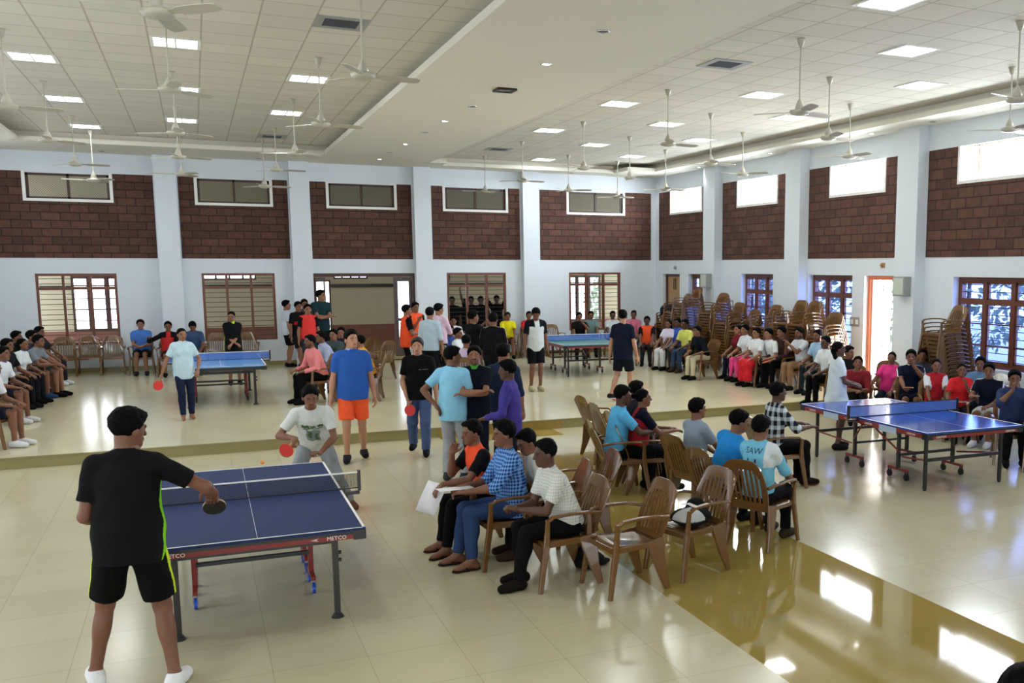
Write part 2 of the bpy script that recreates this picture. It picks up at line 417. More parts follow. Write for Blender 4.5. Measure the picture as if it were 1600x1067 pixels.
# corridor behind the back wall
YC = 30.2
cw = [(-3.0, -1.75, .95, 2.48), (.20, 1.62, 2.33, 2.52), (3.75, 4.75, 2.35, 2.50), (3.15, 3.45, .9, 2.2), (5.72, 6.02, .9, 2.2), (6.9, 7.25, 2.3, 2.5), (11.1, 12.35, .9, 2.45)]
cw = [c for c in cw if c[0] not in (3.15, 5.72)]+[(3.05, 3.66, .5, 2.32), (5.58, 6.08, .5, 2.32)]
b = MB(); wall_plane(b, 'y', YC, YC+.2, XL-1, XR+1.5, SH, 5.2, cw); 
M['beige'] = mat('beige_wall_paint', srgb(150, 142, 120), .6); M['dado'] = mat('brown_dado_paint', srgb(98, 56, 42), .5)
wc = struct(b.build('wall_corridor', M['beige']))
b = MB(); wall_plane(b, 'y', YC-.01, YC-.001, XL-1, XR+1.5, SH, .98, cw); b.build('dado_band', M['dado'], wc)
b = MB(); wall_plane(b, 'y', YC-.03, YC-.001, XL-1, XR+1.5, 2.10, 2.2, cw); b.build('lintel_band', M['black'], wc)
b = MB(); b.box(XL-1, XR+1.5, YB+.25, YC+.2, 5.2, 5.3); struct(b.build('ceiling_corridor', M['ceil']))
for k, c in enumerate(cw):
    big = c[3]-c[2] > .6 and c[1]-c[0] > .7
    tube_grid_window('window_%d' % (10+k), 'y', YC, c[0], c[1], c[2], c[3], 3 if big else 1 if c[1]-c[0] < .7 else 4, 2.15 if big else None, .2, fr=.05, inset=.02, depth=.06, dense=4 if big else 1, wood=M['wood_dark'], bars=False)
area('corridor_fill', (1.0, 28.7, 3.0), (0, 0, 0), 8, 1.5, 15, (1, .97, .92))  # added fill lights for the corridor, without any fitting
area('corridor_fill', (9.0, 28.7, 3.0), (0, 0, 0), 8, 1.5, 15, (1, .97, .92))

# right wall
LOWR = [(8.6, 11.0, .9, 2.55), (11.95, 13.99, .9, 2.545), (17.08, 18.75, .9, 2.545), (20.26, 21.81, .9, 2.545), (23.85, 24.8, .9, 2.52)]
DR = [(15.68, 16.66, SH, 2.545), (25.34, 26.46, SH, 2.51)]
holes = [(a, c, 4.245, 4.93) for a, c in HIWIN_R]+LOWR+DR
b = MB(); wall_plane(b, 'x', XR, XR+.25, YF0, YB+.25, 0, ZT+.2, holes); wr = struct(b.build('wall_right', M['wall']))
BRR = [(7.4, 10.75), (11.40, 14.77), (15.42, 18.77), (19.42, 22.80), (23.47, 26.72)]
for k, (a, c) in enumerate(BRR):
    h = HIWIN_R[k]
    b = MB(); wall_plane(b, 'x', XR-.012, XR-.001, a, c, 2.912, 4.93, [(h[0], h[1], 4.245, 4.95)])
    b.build('brick_panel', M['brick'], wr)
for (a, c) in [(6.7, 7.33), (10.76, 11.38), (14.79, 15.40), (18.79, 19.40), (22.82, 23.45)]:
    b = MB(); b.box(XR-.25, XR, a, c, 0 if c < 15.5 else SH, ZC); struct(b.build('pillar', M['wall']))
for k, (a, c) in enumerate(HIWIN_R):
    w = struct(empty('window_%d' % (20+k), (XR, (a+c)/2, 4.245))); inv = Matrix.Translation(-w.location)
    s = MB(); t = .06
    s.box(XR-.03, XR+.05, a, a+t, 4.245, 4.93); s.box(XR-.03, XR+.05, c-t, c, 4.245, 4.93); s.box(XR-.03, XR+.05, a+t, c-t, 4.245, 4.305)
    o = s.build('window_surround', M['white'], w); o.matrix_parent_inverse = inv
    s = MB(); s.box(XR+.1, XR+.13, c-.42, c-.39, 4.305, 4.93); s.box(XR+.1, XR+.13, a+.06, c-.06, 4.91, 4.93)
    o = s.build('window_frame', M['ply'], w); o.matrix_parent_inverse = inv
for k, (a, c, z0, z1) in enumerate(LOWR):
    tube_grid_window('window_%d' % (25+k), 'x', XR, a, c, z0, z1, 3 if c-a > 1.2 else 2, 2.09, .13, fr=.09, inset=.14, depth=.1, glass=M['blueglass'], dense=3)
# right doors
d = struct(empty('door_2', (XR, 16.17, SH))); inv = Matrix.Translation(-d.location)
b = MB(); M['woodlit'] = mat('daylit_brown_wood', srgb(186, 104, 66), .4)  # lighter copy of the brown wood, daylight put into its colour
b.box(XR+.1, XR+.2, 15.68, 15.76, SH, 2.545); b.box(XR+.1, XR+.2, 16.58, 16.66, SH, 2.545); b.box(XR+.1, XR+.2, 15.76, 16.58, 2.46, 2.545)
o = b.build('door_frame', M['woodlit'], d); o.matrix_parent_inverse = inv
b = MB(); b.box(XR+.14, XR+.62, 16.53, 16.57, SH+.02, 2.45)
o = b.build('door_leaf', M['white'], d); o.matrix_parent_inverse = inv
for zz in (2.25, 1.05):
    q_ = MB(); q_.box(XR+.22, XR+.42, 16.515, 16.53, zz, zz+.03); q_.box(XR+.40, XR+.42, 16.51, 16.53, zz-.05, zz+.09)
    o2 = q_.build('bolt', M['black'], o)
d = struct(empty('door_3', (XR, 25.9, SH))); inv = Matrix.Translation(-d.location)
b = MB(); b.box(XR+.1, XR+.2, 25.34, 25.42, SH, 2.51); b.box(XR+.1, XR+.2, 26.38, 26.46, SH, 2.51); b.box(XR+.1, XR+.2, 25.42, 26.38, 2.43, 2.51)
o = b.build('door_frame', M['wood_dark'], d); o.matrix_parent_inverse = inv
for (a, c) in ((25.42, 25.895), (25.905, 26.38)):
    b = MB(); b.box(XR+.13, XR+.17, a, c, SH+.01, 2.43)
    o = b.build('door_leaf', M['ply'], d); o.matrix_parent_inverse = inv
    b = MB(); yy = 25.84 if a < 25.5 else 25.96; b.box(XR+.11, XR+.13, yy-.012, yy+.012, 2.05, 2.38)
    b.build('bolt', M['black'], o)
# the rest of the shell, beyond the frame
b = MB(); wall_plane(b, 'x', XL-.25, XL, YF0, YB+.25, 0, ZT+.2, [(y, y+2.4, 4.0, 4.95) for y in (-5, -1, 3, 7, 11, 15, 19, 23)]+[(y, y+1.9, .9, 2.5) for y in (-4.8, -.8, 3.2, 7.2, 11.2)])
struct(b.build('wall_left', M['wall']))
b = MB(); wall_plane(b, 'y', YF0-.25, YF0, XL, XR, 0, ZT+.2, [(x, x+2.6, .3, 2.7) for x in (-3.5, .5, 4.5, 8.5)])
struct(b.build('wall_front_added', M['wall']))  # unseen wall, put in to cut the light from behind the camera
# pale sconce boxes and small fittings on the right wall and columns
for (y, z, px_) in [(15.05, 2.35, 0), (23.1, 2.35, 0)]:
    t_ = empty('wall_speaker', (XR-.25, y, z)); 
    q_ = MB(); q_.box(-.17, 0, -.17, .17, -.19, .19); o = q_.build('cabinet', M['grey'], t_)
    q_ = MB(); q_.box(-.18, -.17, -.14, .14, -.16, .16); q_.build('grille', mat('pale_grille', srgb(190, 196, 186), .7), t_)
    tag(t_, 'pale grey speaker box on the column beside the %s' % ('bright open doorway' if y < 20 else 'narrow window by the far corner'), 'speaker', 'wall speakers')
for (y, z) in [(16.05, 2.76), (25.6, 2.70)]:
    q_ = MB(); q_.box(-.03, 0, -.05, .05, -.05, .05); q_.lathe((-.05, 0, 0), [(0.001, -.02), (.03, -.02), (.03, .02), (.001, .02)], 10)
    o = q_.build('alarm_bell', M['ply'] if y < 20 else M['grey'], None, (XR, y, z))
    tag(o, 'small fitting on the wall above the %s' % ('bright open doorway' if y < 20 else 'closed plywood door'), 'wall fitting')
for (y, z) in [(16.95, 1.55), (22.35, 1.75)]:
    q_ = MB(); q_.box(-.015, 0, -.16, .16, -.1, .1); q_.box(-.022, -.015, -.13, -.04, -.05, .05, 1); q_.box(-.022, -.015, .04, .13, -.05, .05, 1)
    o = q_.build('switchboard', [M['grey'], M['white']], None, (XR, y, z))
    tag(o, 'grey switchboard on the white wall %s' % ('left of the bright doorway' if y < 20 else 'between the column and the far low window'), 'switchboard')

# ---- ceiling: soffits with two raised tiled trays
YT_L, YT_R = 24.9, 26.15
XA0, XA1, XB0, XB1 = -3.25, 3.0, 5.69, 12.0
b = MB()
def sof(x0, x1, y0, y1): b.box(x0, x1, y0, y1, ZC, ZC+.1)
sof(XL, XA0, YF0, YB); sof(XA0, XA1, YT_L, YB); sof(XA1, XB0, YF0, YB); sof(XB0, XB1, YT_R, YB); sof(XB1, XR, YF0, YB)
sof(XB1-.85, XB1, 25.2, YT_R); sof(XB0, XB0+.45, 25.55, YT_R)
ce = struct(b.build('ceiling', M['ceil']))
b = MB()
for (x0, x1, yt) in ((XA0-.15, XA1+.15, YT_L+.15), (XB0-.15, XB1+.15, YT_R+.15)):
    b.box(x0, x1, YF0, yt, ZT, ZT+.05)
o = b.build('ceiling_tray', M['ctile']); struct(o)
b = MB()
b.box(XL, XA0-.15, YF0, YB, ZC+.1, ZT+.05); b.box(XA1+.15, XB0-.15, YF0, YB, ZC+.1, ZT+.05); b.box(XB1+.15, XR, YF0, YB, ZC+.1, ZT+.05)
b.box(XA0-.15, XA1+.15, YT_L+.15, YB, ZC+.1, ZT+.05); b.box(XB0-.15, XB1+.15, YT_R+.15, YB, ZC+.1, ZT+.05)
struct(b.build('ceiling_void', M['ceil']))
b = MB(); b.box(XL-.3, XR+.3, YF0, YB+.3, ZT+.2, ZT+.3); struct(b.build('roof_slab', M['ceil']))

# ---- lamps in the trays
LP = [(-1.87, 16.28), (-1.87, 20.0), (-1.87, 23.7), (-.05, 14.44), (-.03, 18.15), (-.05, 21.9), (1.77, 16.25), (1.75, 19.97),
      (7.07, 8.84), (8.87, 10.66), (10.68, 12.53), (8.87, 14.39), (7.04, 16.28), (10.66, 16.3), (8.89, 18.15), (7.03, 20.05), (10.66, 20.05),
      (8.84, 21.91), (10.63, 23.73), (8.77, 25.5), (-1.87, 12.5), (-.05, 10.7), (-.05, 7.0), (7.05, 5.1), (8.87, 3.3), (-1.87, 5.0), (10.68, 5.1)]
def made_lamp():
    t_ = empty('ceiling_light')
    f = MB(); r, i = .30, .255
    for (x0, x1, y0, y1) in ((-r, r, -r, -i), (-r, r, i, r), (-r, -i, -i, i), (i, r, -i, i)): f.box(x0, x1, y0, y1, -.012, .0)
    f.box(-.012, .012, -i, i, -.01, 0)
    reg(f.build('lamp_frame', M['white'], t_))
    g = MB(); g.box(-i, -.012, -i, i, -.006, -.001); g.box(.012, i, -i, i, -.006, -.001); reg(g.build('diffuser', M['lamp'], t_))
    return t_
lamp0 = made_lamp()
def place(px_, py_, x0, y0):
    return px_
def where(x, y):
    side = 'left' if x < 4 else 'right'
    return side
lampinfo = {}
for i, (x, y) in enumerate(LP):
    o = lamp0 if i == 0 else copy_tree(lamp0)
    o.location = (x, y, ZT)
    row = {-2: 'leftmost', 0: 'middle', 2: 'rightmost', 7: 'leftmost', 9: 'middle', 11: 'rightmost'}[round(x)] if round(x) in (-2, 0, 2, 7, 9, 11) else 'middle'
    rk = sorted([p[1] for p in LP if abs(p[0]-x) < .3 and p[1] > 8.5]+([y] if y <= 8.5 else [])).index(y)
    nth = ['nearest', 'second', 'third', 'fourth', 'fifth', 'sixth', 'seventh'][rk]
    tag(o, 'square lit ceiling lamp, %s in the %s file of the %s tiled tray' % (nth, row, where(x, y)), 'ceiling light', 'square lamps set in the ceiling trays')
    area('lamp_light', (x, y, ZT-.03), (0, 0, 0), .5, .5, 10, (.95, 1, .98), 0.0)
for (x, y) in [(1.75, 12.44), (1.75, 23.69), (7.05, 12.49), (7.01, 23.78)]:
    t_ = empty('ceiling_vent', (x, y, ZT)); f = MB(); r, i = .30, .2
    for (x0, x1, y0, y1) in ((-r, r, -r, -i), (-r, r, i, r), (-r, -i, -i, i), (i, r, -i, i)): f.box(x0, x1, y0, y1, -.01, 0)
    f.build('vent_frame', M['grey'], t_)
    g = MB(); g.box(-i, i, -i, i, -.004, -.001)
    for k in range(12): g.box(-i, i, -i+k*.0333, -i+k*.0333+.008, -.01, -.004)
    g.build('grille', M['darkgrille'], t_)
    tag(t_, 'square grey ceiling vent, %s end of the %s tiled tray' % ('near' if y < 15 else 'far', where(x, y)), 'vent', 'ceiling vents')
# downlights in the central soffit and along the right edge
DL = [(4.38, 10.58, 0), (4.38, 12.57, 1), (4.38, 16.35, 0), (4.35, 18.2, 1), (4.34, 19.85, 0), (4.36, 21.95, 1), (4.35, 23.7, 0), (4.37, 25.3, 1), (4.36, 26.5, 0),
      (12.5, 19.9, 1), (12.5, 23.5, 1), (12.5, 16.1, 1), (12.5, 26.6, 1), (12.5, 14.3, 0), (1.6, 26.4, 0), (-1.8, 26.4, 0), (7.4, 26.6, 0), (10.0, 26.6, 0)]
nl = {0: 0, 1: 0}
for (x, y, lit) in DL:
    t_ = empty('downlight', (x, y, ZC)); f = MB(); f.lathe((0, 0, 0), [(.075, -.001), (.075, -.01), (.06, -.012), (.06, -.001)], 20)
    f.build('trim_ring', M['chrome'], t_)
    g = MB(); g.lathe((0, 0, 0), [(.06, -.004), (.001, -.004)], 20); g.build('lens', M['glow'] if lit else M['darkgrille'], t_)
    if abs(x-4.36) < .2:
        ys = sorted(d_[1] for d_ in DL if abs(d_[0]-4.36) < .2 and d_[2] == lit); n_ = ['nearest', 'second nearest', 'middle', 'second farthest', 'farthest'][ys.index(y)+(0 if len(ys) == 5 or ys.index(y) < 2 else 1)]
        lab = '%s round downlight in the central soffit, %s of its kind' % ('lit' if lit else 'unlit', n_)
    elif x > 12:
        lab = '%s small round downlight in the soffit along the right wall, %s' % ('lit' if lit else 'unlit', {19.9: 'middle one', 23.5: 'second from the far corner', 16.1: 'above the bright doorway', 26.6: 'in the far corner', 14.3: 'nearest the camera'}[y])
    else:
        lab = 'unlit round downlight in the soffit by the back wall, %s' % {1.6: 'above the second lattice window', -1.8: 'above the leftmost lattice window', 7.4: 'above the fourth lattice window', 10.0: 'above the last lattice window'}[x]
    tag(t_, lab, 'downlight', 'round soffit downlights')
    if lit:
        l = bpy.data.lights.new('downlight_spot', 'SPOT'); l.energy = 12; l.spot_size = 1.6; l.spot_blend = .6; l.shadow_soft_size = .05
        lo = bpy.data.objects.new('downlight_spot', l); COL.objects.link(lo); lo.location = (x, y, ZC-.03)
# black square speaker in soffit
t_ = empty('ceiling_speaker', (4.42, 14.6, ZC)); f = MB(); r, i = .15, .10
for (x0, x1, y0, y1) in ((-r, r, -r, -i), (-r, r, i, r), (-r, -i, -i, i), (i, r, -i, i)): f.box(x0, x1, y0, y1, -.03, 0)
f.build('speaker_frame', M['black'], t_); g = MB(); g.box(-i, i, -i, i, -.015, -.001); g.box(-.01, .01, -i, i, -.02, -.015); g.build('grille', M['grey'], t_)
tag(t_, 'black square fixture in the central ceiling soffit', 'ceiling speaker')

# ---- ceiling fans
FANS = [((-.14, 8.85), 4.72, 75, 0), ((-.14, 13.16), 4.82, 38, 0), ((-.13, 16.58), 4.73, 35, 0), ((-.14, 20.13), 4.73, 20, 0), ((-.12, 23.66), 4.71, 60, 0),
        ((-1.98, 14.55), 4.7, 10, 0), ((-1.98, 18.3), 4.72, 35, 0), ((-1.98, 22.2), 4.71, 12, 0), ((-1.83, 24.2), 4.56, 70, 0),
        ((1.72, 10.75), 4.72, 5, 0), ((1.73, 14.59), 4.72, 12, 0), ((1.72, 18.34), 4.7, 40, 0), ((1.7, 22.27), 4.76, 5, 0), ((1.57, 24.1), 4.55, 15, 0),
        ((7.16, 10.71), 4.71, 15, 1), ((9.0, 12.65), 4.72, 12, 1), ((10.8, 14.53), 4.71, 30, 1), ((9.04, 16.52), 4.69, 10, 1), ((10.94, 18.53), 4.74, 65, 1),
        ((7.21, 14.65), 4.75, 8, 1), ((7.24, 18.57), 4.71, 90, 1), ((8.98, 20.19), 4.72, 70, 1), ((10.8, 22.08), 4.66, 12, 1), ((7.08, 22.1), 4.73, 15, 1),
        ((9.0, 24.18), 4.72, 100, 1), ((10.75, 25.0), 4.65, 20, 1), ((7.1, 25.4), 4.71, 50, 1), ((9.01, 8.85), 4.72, 80, 1), ((10.94, 10.86), 4.74, 20, 1)]
def make_fan(rod):
    t_ = empty('ceiling_fan'); H = rod     # origin at motor, canopy at +H
    f = MB(); f.cyl((0, 0, .09), (0, 0, H-.05), .011, n=8); reg(f.build('rod', M['fanwhite'], t_))
    f = MB(); f.lathe((0, 0, 0), [(.001, H), (.055, H), (.05, H-.02), (.025, H-.1), (.012, H-.11)], 16); reg(f.build('canopy', M['fanwhite'], t_))
    f = MB(); f.lathe((0, 0, 0), [(.001, -.05), (.06, -.045), (.115, -.03), (.13, 0), (.125, .018), (.06, .03), (.055, .05), (.06, .055), (.03, .13), (.012, .16)], 24); reg(f.build('motor', M['fanwhite'], t_))
    for k in range(3):
        a = 2*PI*k/3; f = MB(); V = []
        ca, sa = math.cos(a), math.sin(a)
        for (r, w) in ((.12, .03), (.2, .035), (.205, .06), (.35, .066), (.55, .062), (.60, .04)):
            for (s_, zz) in ((-1, .014), (1, -.014)):
                V.append((r*ca-s_*w*sa, r*sa+s_*w*ca, zz*(w/.065)+.0))
        n = len(V); V += [(x, y, z-.006) for x, y, z in V]
        F = []
        for i in range(0, n-2, 2):
            F += [(i, i+2, i+3, i+1), (n+i+1, n+i+3, n+i+2, n+i), (i, n+i, n+i+2, i+2), (i+1, i+3, n+i+3, n+i+1)]
        F += [(0, 1, n+1, n), (n-2, 2*n-2, 2*n-1, n-1)]
        f.add(V, F); reg(f.build('blade', M['fanwhite'], t_))
    return t_
fan0 = make_fan(.9); rowname = {-2: 'leftmost', 0: 'middle', 2: 'rightmost', 7: 'leftmost', 9: 'middle', 11: 'rightmost'}
for i, ((x, y), z, rot, sd) in enumerate(FANS):
    o = fan0 if i == 0 else copy_tree(fan0)
    top = ZC if y > YT_L and sd == 0 else ZT
    if y > 24 and sd == 0: top = ZT
    o.location = (x, y, z); o.scale = (1, 1, (top-z)/.9); o.rotation_euler = (0, 0, math.radians(rot))
    ys = sorted(f_[0][1] for f_ in FANS if round(f_[0][0]) == round(x)); k = ys.index(y)
    nth = ['nearest', 'second', 'third', 'fourth', 'fifth', 'sixth'][k]
    tag(o, 'cream three-blade ceiling fan, %s in the %s row under the %s tray' % (nth, rowname[round(x)], where(x, y)), 'ceiling fan', 'ceiling fans on long rods')

# ---- outside
M['leaf'] = mat('blue_green_foliage', srgb(120, 140, 120), .6, noise=.5, nscale=3)
M['ground'] = mat('pale_paving', srgb(190, 188, 180), .8, noise=.1)
b = MB(); b.box(XR+.25, XR+22, -8, 40, -.3, -.02); struct(b.build('ground', M['ground']))
b = MB(); b.box(XL-1, XR+.25, YC+.2, YC+14, -.3, .02); struct(b.build('ground_back', M['ground']))
def bush(name, cx, cy, r, h, n, seed):
    rnd = np.random.RandomState(seed); t_ = empty(name, (cx, cy, -.02))
    f = MB(); f.cyl((0, 0, 0), (0, 0, h*.6), .09, .05, 8); f.build('trunk', M['wood_dark'], t_)
    V = []; F = []
    g = MB()
    P = rnd.normal(size=(n, 3)); P /= np.linalg.norm(P, axis=1)[:, None]; P *= rnd.uniform(.55, 1, (n, 1))**.4
    P = P*np.array([r, r, h*.5])+np.array([0, 0, h*.58])
    A = rnd.normal(size=(n, 3)); A /= np.linalg.norm(A, axis=1)[:, None]; B_ = np.cross(A, rnd.normal(size=(n, 3))); B_ /= np.linalg.norm(B_, axis=1)[:, None]
    for p, a_, b_ in zip(P, A, B_):
        k = rnd.uniform(.1, .2); q0 = p-a_*k; q1 = p+b_*k*.45; q2 = p+a_*k; q3 = p-b_*k*.45
        V += [q0, q1, q2, q3]; i = len(V)-4; F.append((i, i+1, i+2, i+3))
    g.add(V, F); g.build('foliage', M['leaf'], t_)
    return t_
k = 0
for (x, y, r, h) in [(18.5, 10.5, 1.6, 4.2), (19, 14.2, 1.4, 3.6), (18.5, 19.5, 1.7, 3.9), (19.5, 23.5, 1.6, 4.2), (18.5, 27.5, 1.6, 3.6), (20, 33, 1.8, 4)]:
    t_ = bush('garden_tree', x, y, r, h, 900, k); k += 1
    tag(t_, 'leafy tree outside the %s' % ['nearest right window', 'right window behind the tall chair stack', 'right window beyond the bright doorway', 'second farthest right window', 'narrow corner window', 'far corner of the hall'][k-1], 'tree', 'trees in the garden')
for (x, y, r, h) in [(11.2, 36, 1.6, 2.6), (15.2, 35.5, 1.3, 2.4)]:
    t_ = bush('garden_shrub', x, y, r, h, 500, 20+k); k += 1
    tag(t_, 'leafy shrub outside the corridor window, %s' % ('left one' if x < 12 else 'right one'), 'shrub')
# ================================================================ furniture
def chair_proto():
    t_ = empty('armchair')
    # seat: dished panel with a front lip
    b = MB(); nx, ny = 9, 9; top = []
    def sp(u, v):
        y = -.21+.45*v; x = u*(.205+.035*v); z = .425-.018*math.cos(u*1.4)*math.sin(PI*min(v*1.05, 1))-.03*max(0, v-.86)/.14+.006*v
        return x, y, z
    V = [];
    for off in (0, -.014):
        for j in range(ny):
            for i in range(nx):
                x, y, z = sp(-1+2*i/(nx-1), j/(ny-1)); V.append((x, y, z+off))
    F = []; N = nx*ny
    for j in range(ny-1):
        for i in range(nx-1):
            a = j*nx+i; F += [(a, a+1, a+nx+1, a+nx), (N+a, N+a+nx, N+a+nx+1, N+a+1)]
    for i in range(nx-1): F += [(i+1, i, N+i, N+i+1), (N-nx+i, N-nx+i+1, 2*N-nx+i+1, 2*N-nx+i)]
    for j in range(ny-1): a = j*nx; F += [(a, a+nx, N+a+nx, N+a), (a+nx-1+nx, a+nx-1, N+a+nx-1, N+a+2*nx-1)]
    b.add(V, F, 0, True)
    b.sweep([(-.235, .24, .395), (0, .248, .395), (.235, .24, .395)], .016, .05, (0, 1, 0))       # front apron
    for sx in (-1, 1): b.sweep([(sx*.205, -.22, .40), (sx*.238, .235, .40)], .016, .045, (1, 0, 0))
    b.sweep([(-.205, -.215, .40), (.205, -.215, .40)], .016, .045, (0, 1, 0))
    reg(b.build('seat', M['chair'], t_))
    # backrest: arched, slatted, leaning
    b = MB(); nu, nv = 37, 16
    def bp(u, v, off=0):
        zt = .905-.085*abs(u)**3.5; z = .40+(zt-.40)*v; w = .208+.022*math.sin(PI*min(v*.9, .9))
        y = -.215-.165*v**1.3-.018*(1-u*u)*math.sin(PI*v)
        return (u*w, y-off, z)
    V = [bp(-1+2*i/(nu-1), j/(nv-1)) for j in range(nv) for i in range(nu)]+[bp(-1+2*i/(nu-1), j/(nv-1), .013) for j in range(nv) for i in range(nu)]
    N = nu*nv; keep = {}
    for j in range(nv-1):
        for i in range(nu-1):
            gap = (i % 4 in (1, 2)) is False and False
            s_ = (i-3) % 4
            arch = nv-4-(2 if i < 6 or i > nu-8 else 1 if i < 10 or i > nu-12 else 0)
            hole = 3 <= i < nu-4 and s_ in (2, 3) and 2 <= j < arch
            keep[(i, j)] = not hole
    F = []
    def K(i, j): return keep.get((i, j), False)
    for (i, j), k in keep.items():
        if not k: continue
        a = j*nu+i; F += [(a, a+1, a+nu+1, a+nu), (N+a, N+a+nu, N+a+nu+1, N+a+1)]
        if not K(i-1, j): F.append((a, a+nu, N+a+nu, N+a))
        if not K(i+1, j): F.append((a+1+nu, a+1, N+a+1, N+a+1+nu))
        if not K(i, j-1): F.append((a+1, a, N+a, N+a+1))
        if not K(i, j+1): F.append((a+nu, a+nu+1, N+a+nu+1, N+a+nu))
    F = [tuple(reversed(f)) for f in F]
    b.add(V, F, 0, False); reg(b.build('backrest', M['chair'], t_))
    for sx in (-1, 1):
        b = MB(); b.sweep([(sx*.262, .215, .615), (sx*.272, .175, .648), (sx*.275, .02, .660), (sx*.268, -.16, .655), (sx*.235, -.285, .63)], [.045, .05, .05, .046, .03], [.02, .022, .022, .022, .03], (1, 0, 0), smooth=False)
        reg(b.build('armrest', M['chair'], t_))
        b = MB(); b.sweep([(sx*.262, .222, .63), (sx*.248, .222, .52), (sx*.240, .228, .40), (sx*.250, .262, .2), (sx*.262, .295, 0)], [.040, .044, .058, .050, .042], [.026, .030, .042, .038, .032], (0, 1, 0)); reg(b.build('leg', M['chair'], t_))
        b = MB(); b.sweep([(sx*.215, -.165, .44), (sx*.222, -.180, .34), (sx*.230, -.215, .18), (sx*.238, -.275, 0)], [.17, .145, .095, .045], [.022, .028, .034, .032], (0, 1, 0)); reg(b.build('leg', M['chair'], t_))
    return t_
chair0 = chair_proto(); chair_used = [False]
def put_chair(x, y, z, rz, label, group, tilt=(0, 0)):
    if not chair_used[0]: o = chair0; chair_used[0] = True
    else: o = copy_tree(chair0)
    o.location = (x, y, z); o.rotation_euler = (tilt[0], tilt[1], rz); tag(o, label, 'chair', group); return o
def face_rz(dx, dy): return math.atan2(dy, dx)-PI/2
def stack(px, py, Xb, z0, rz, desc, n=None):
    d = CR*((px-CXP)/F_PX)-CU*((py-CYP)/F_PX)+CW; t = Xb/d.x; P = Vector((Xb, d.y*t, CAMH+d.z*t))
    if n is None: n = max(2, int(round((P.z-z0-.885)/.072))+1)
    fx, fy = -math.sin(rz), math.cos(rz); st = min(.028, .26/n)
    for k in range(n):
        pos = 'bottom' if k == 0 else 'topmost' if k == n-1 else '%s from top' % (['', 'second', 'third', 'fourth', 'fifth', 'sixth', 'seventh', 'eighth', 'ninth', 'tenth', 'eleventh', 'twelfth', 'thirteenth', 'fourteenth', 'fifteenth']+['layer %d' % q_ for q_ in range(16, 40)])[n-1-k]
        off = .38-st*(n-1-k)
        put_chair(P.x+fx*off+random.uniform(-.004, .004), P.y+fy*off+random.uniform(-.004, .004), z0+k*.072, rz, 'brown armchair, %s in %s' % (pos, desc), 'stacked chairs along the right wall')
def text_mesh(c, name, m_, parent, loc, rot):
    t_ = bpy.data.objects.new('tmp', c); me = bpy.data.meshes.new_from_object(t_); bpy.data.objects.remove(t_)
    me.materials.clear(); me.materials.append(m_)
    o = bpy.data.objects.new(name, me); COL.objects.link(o); o.parent = parent; o.location = loc; o.rotation_euler = rot; return o
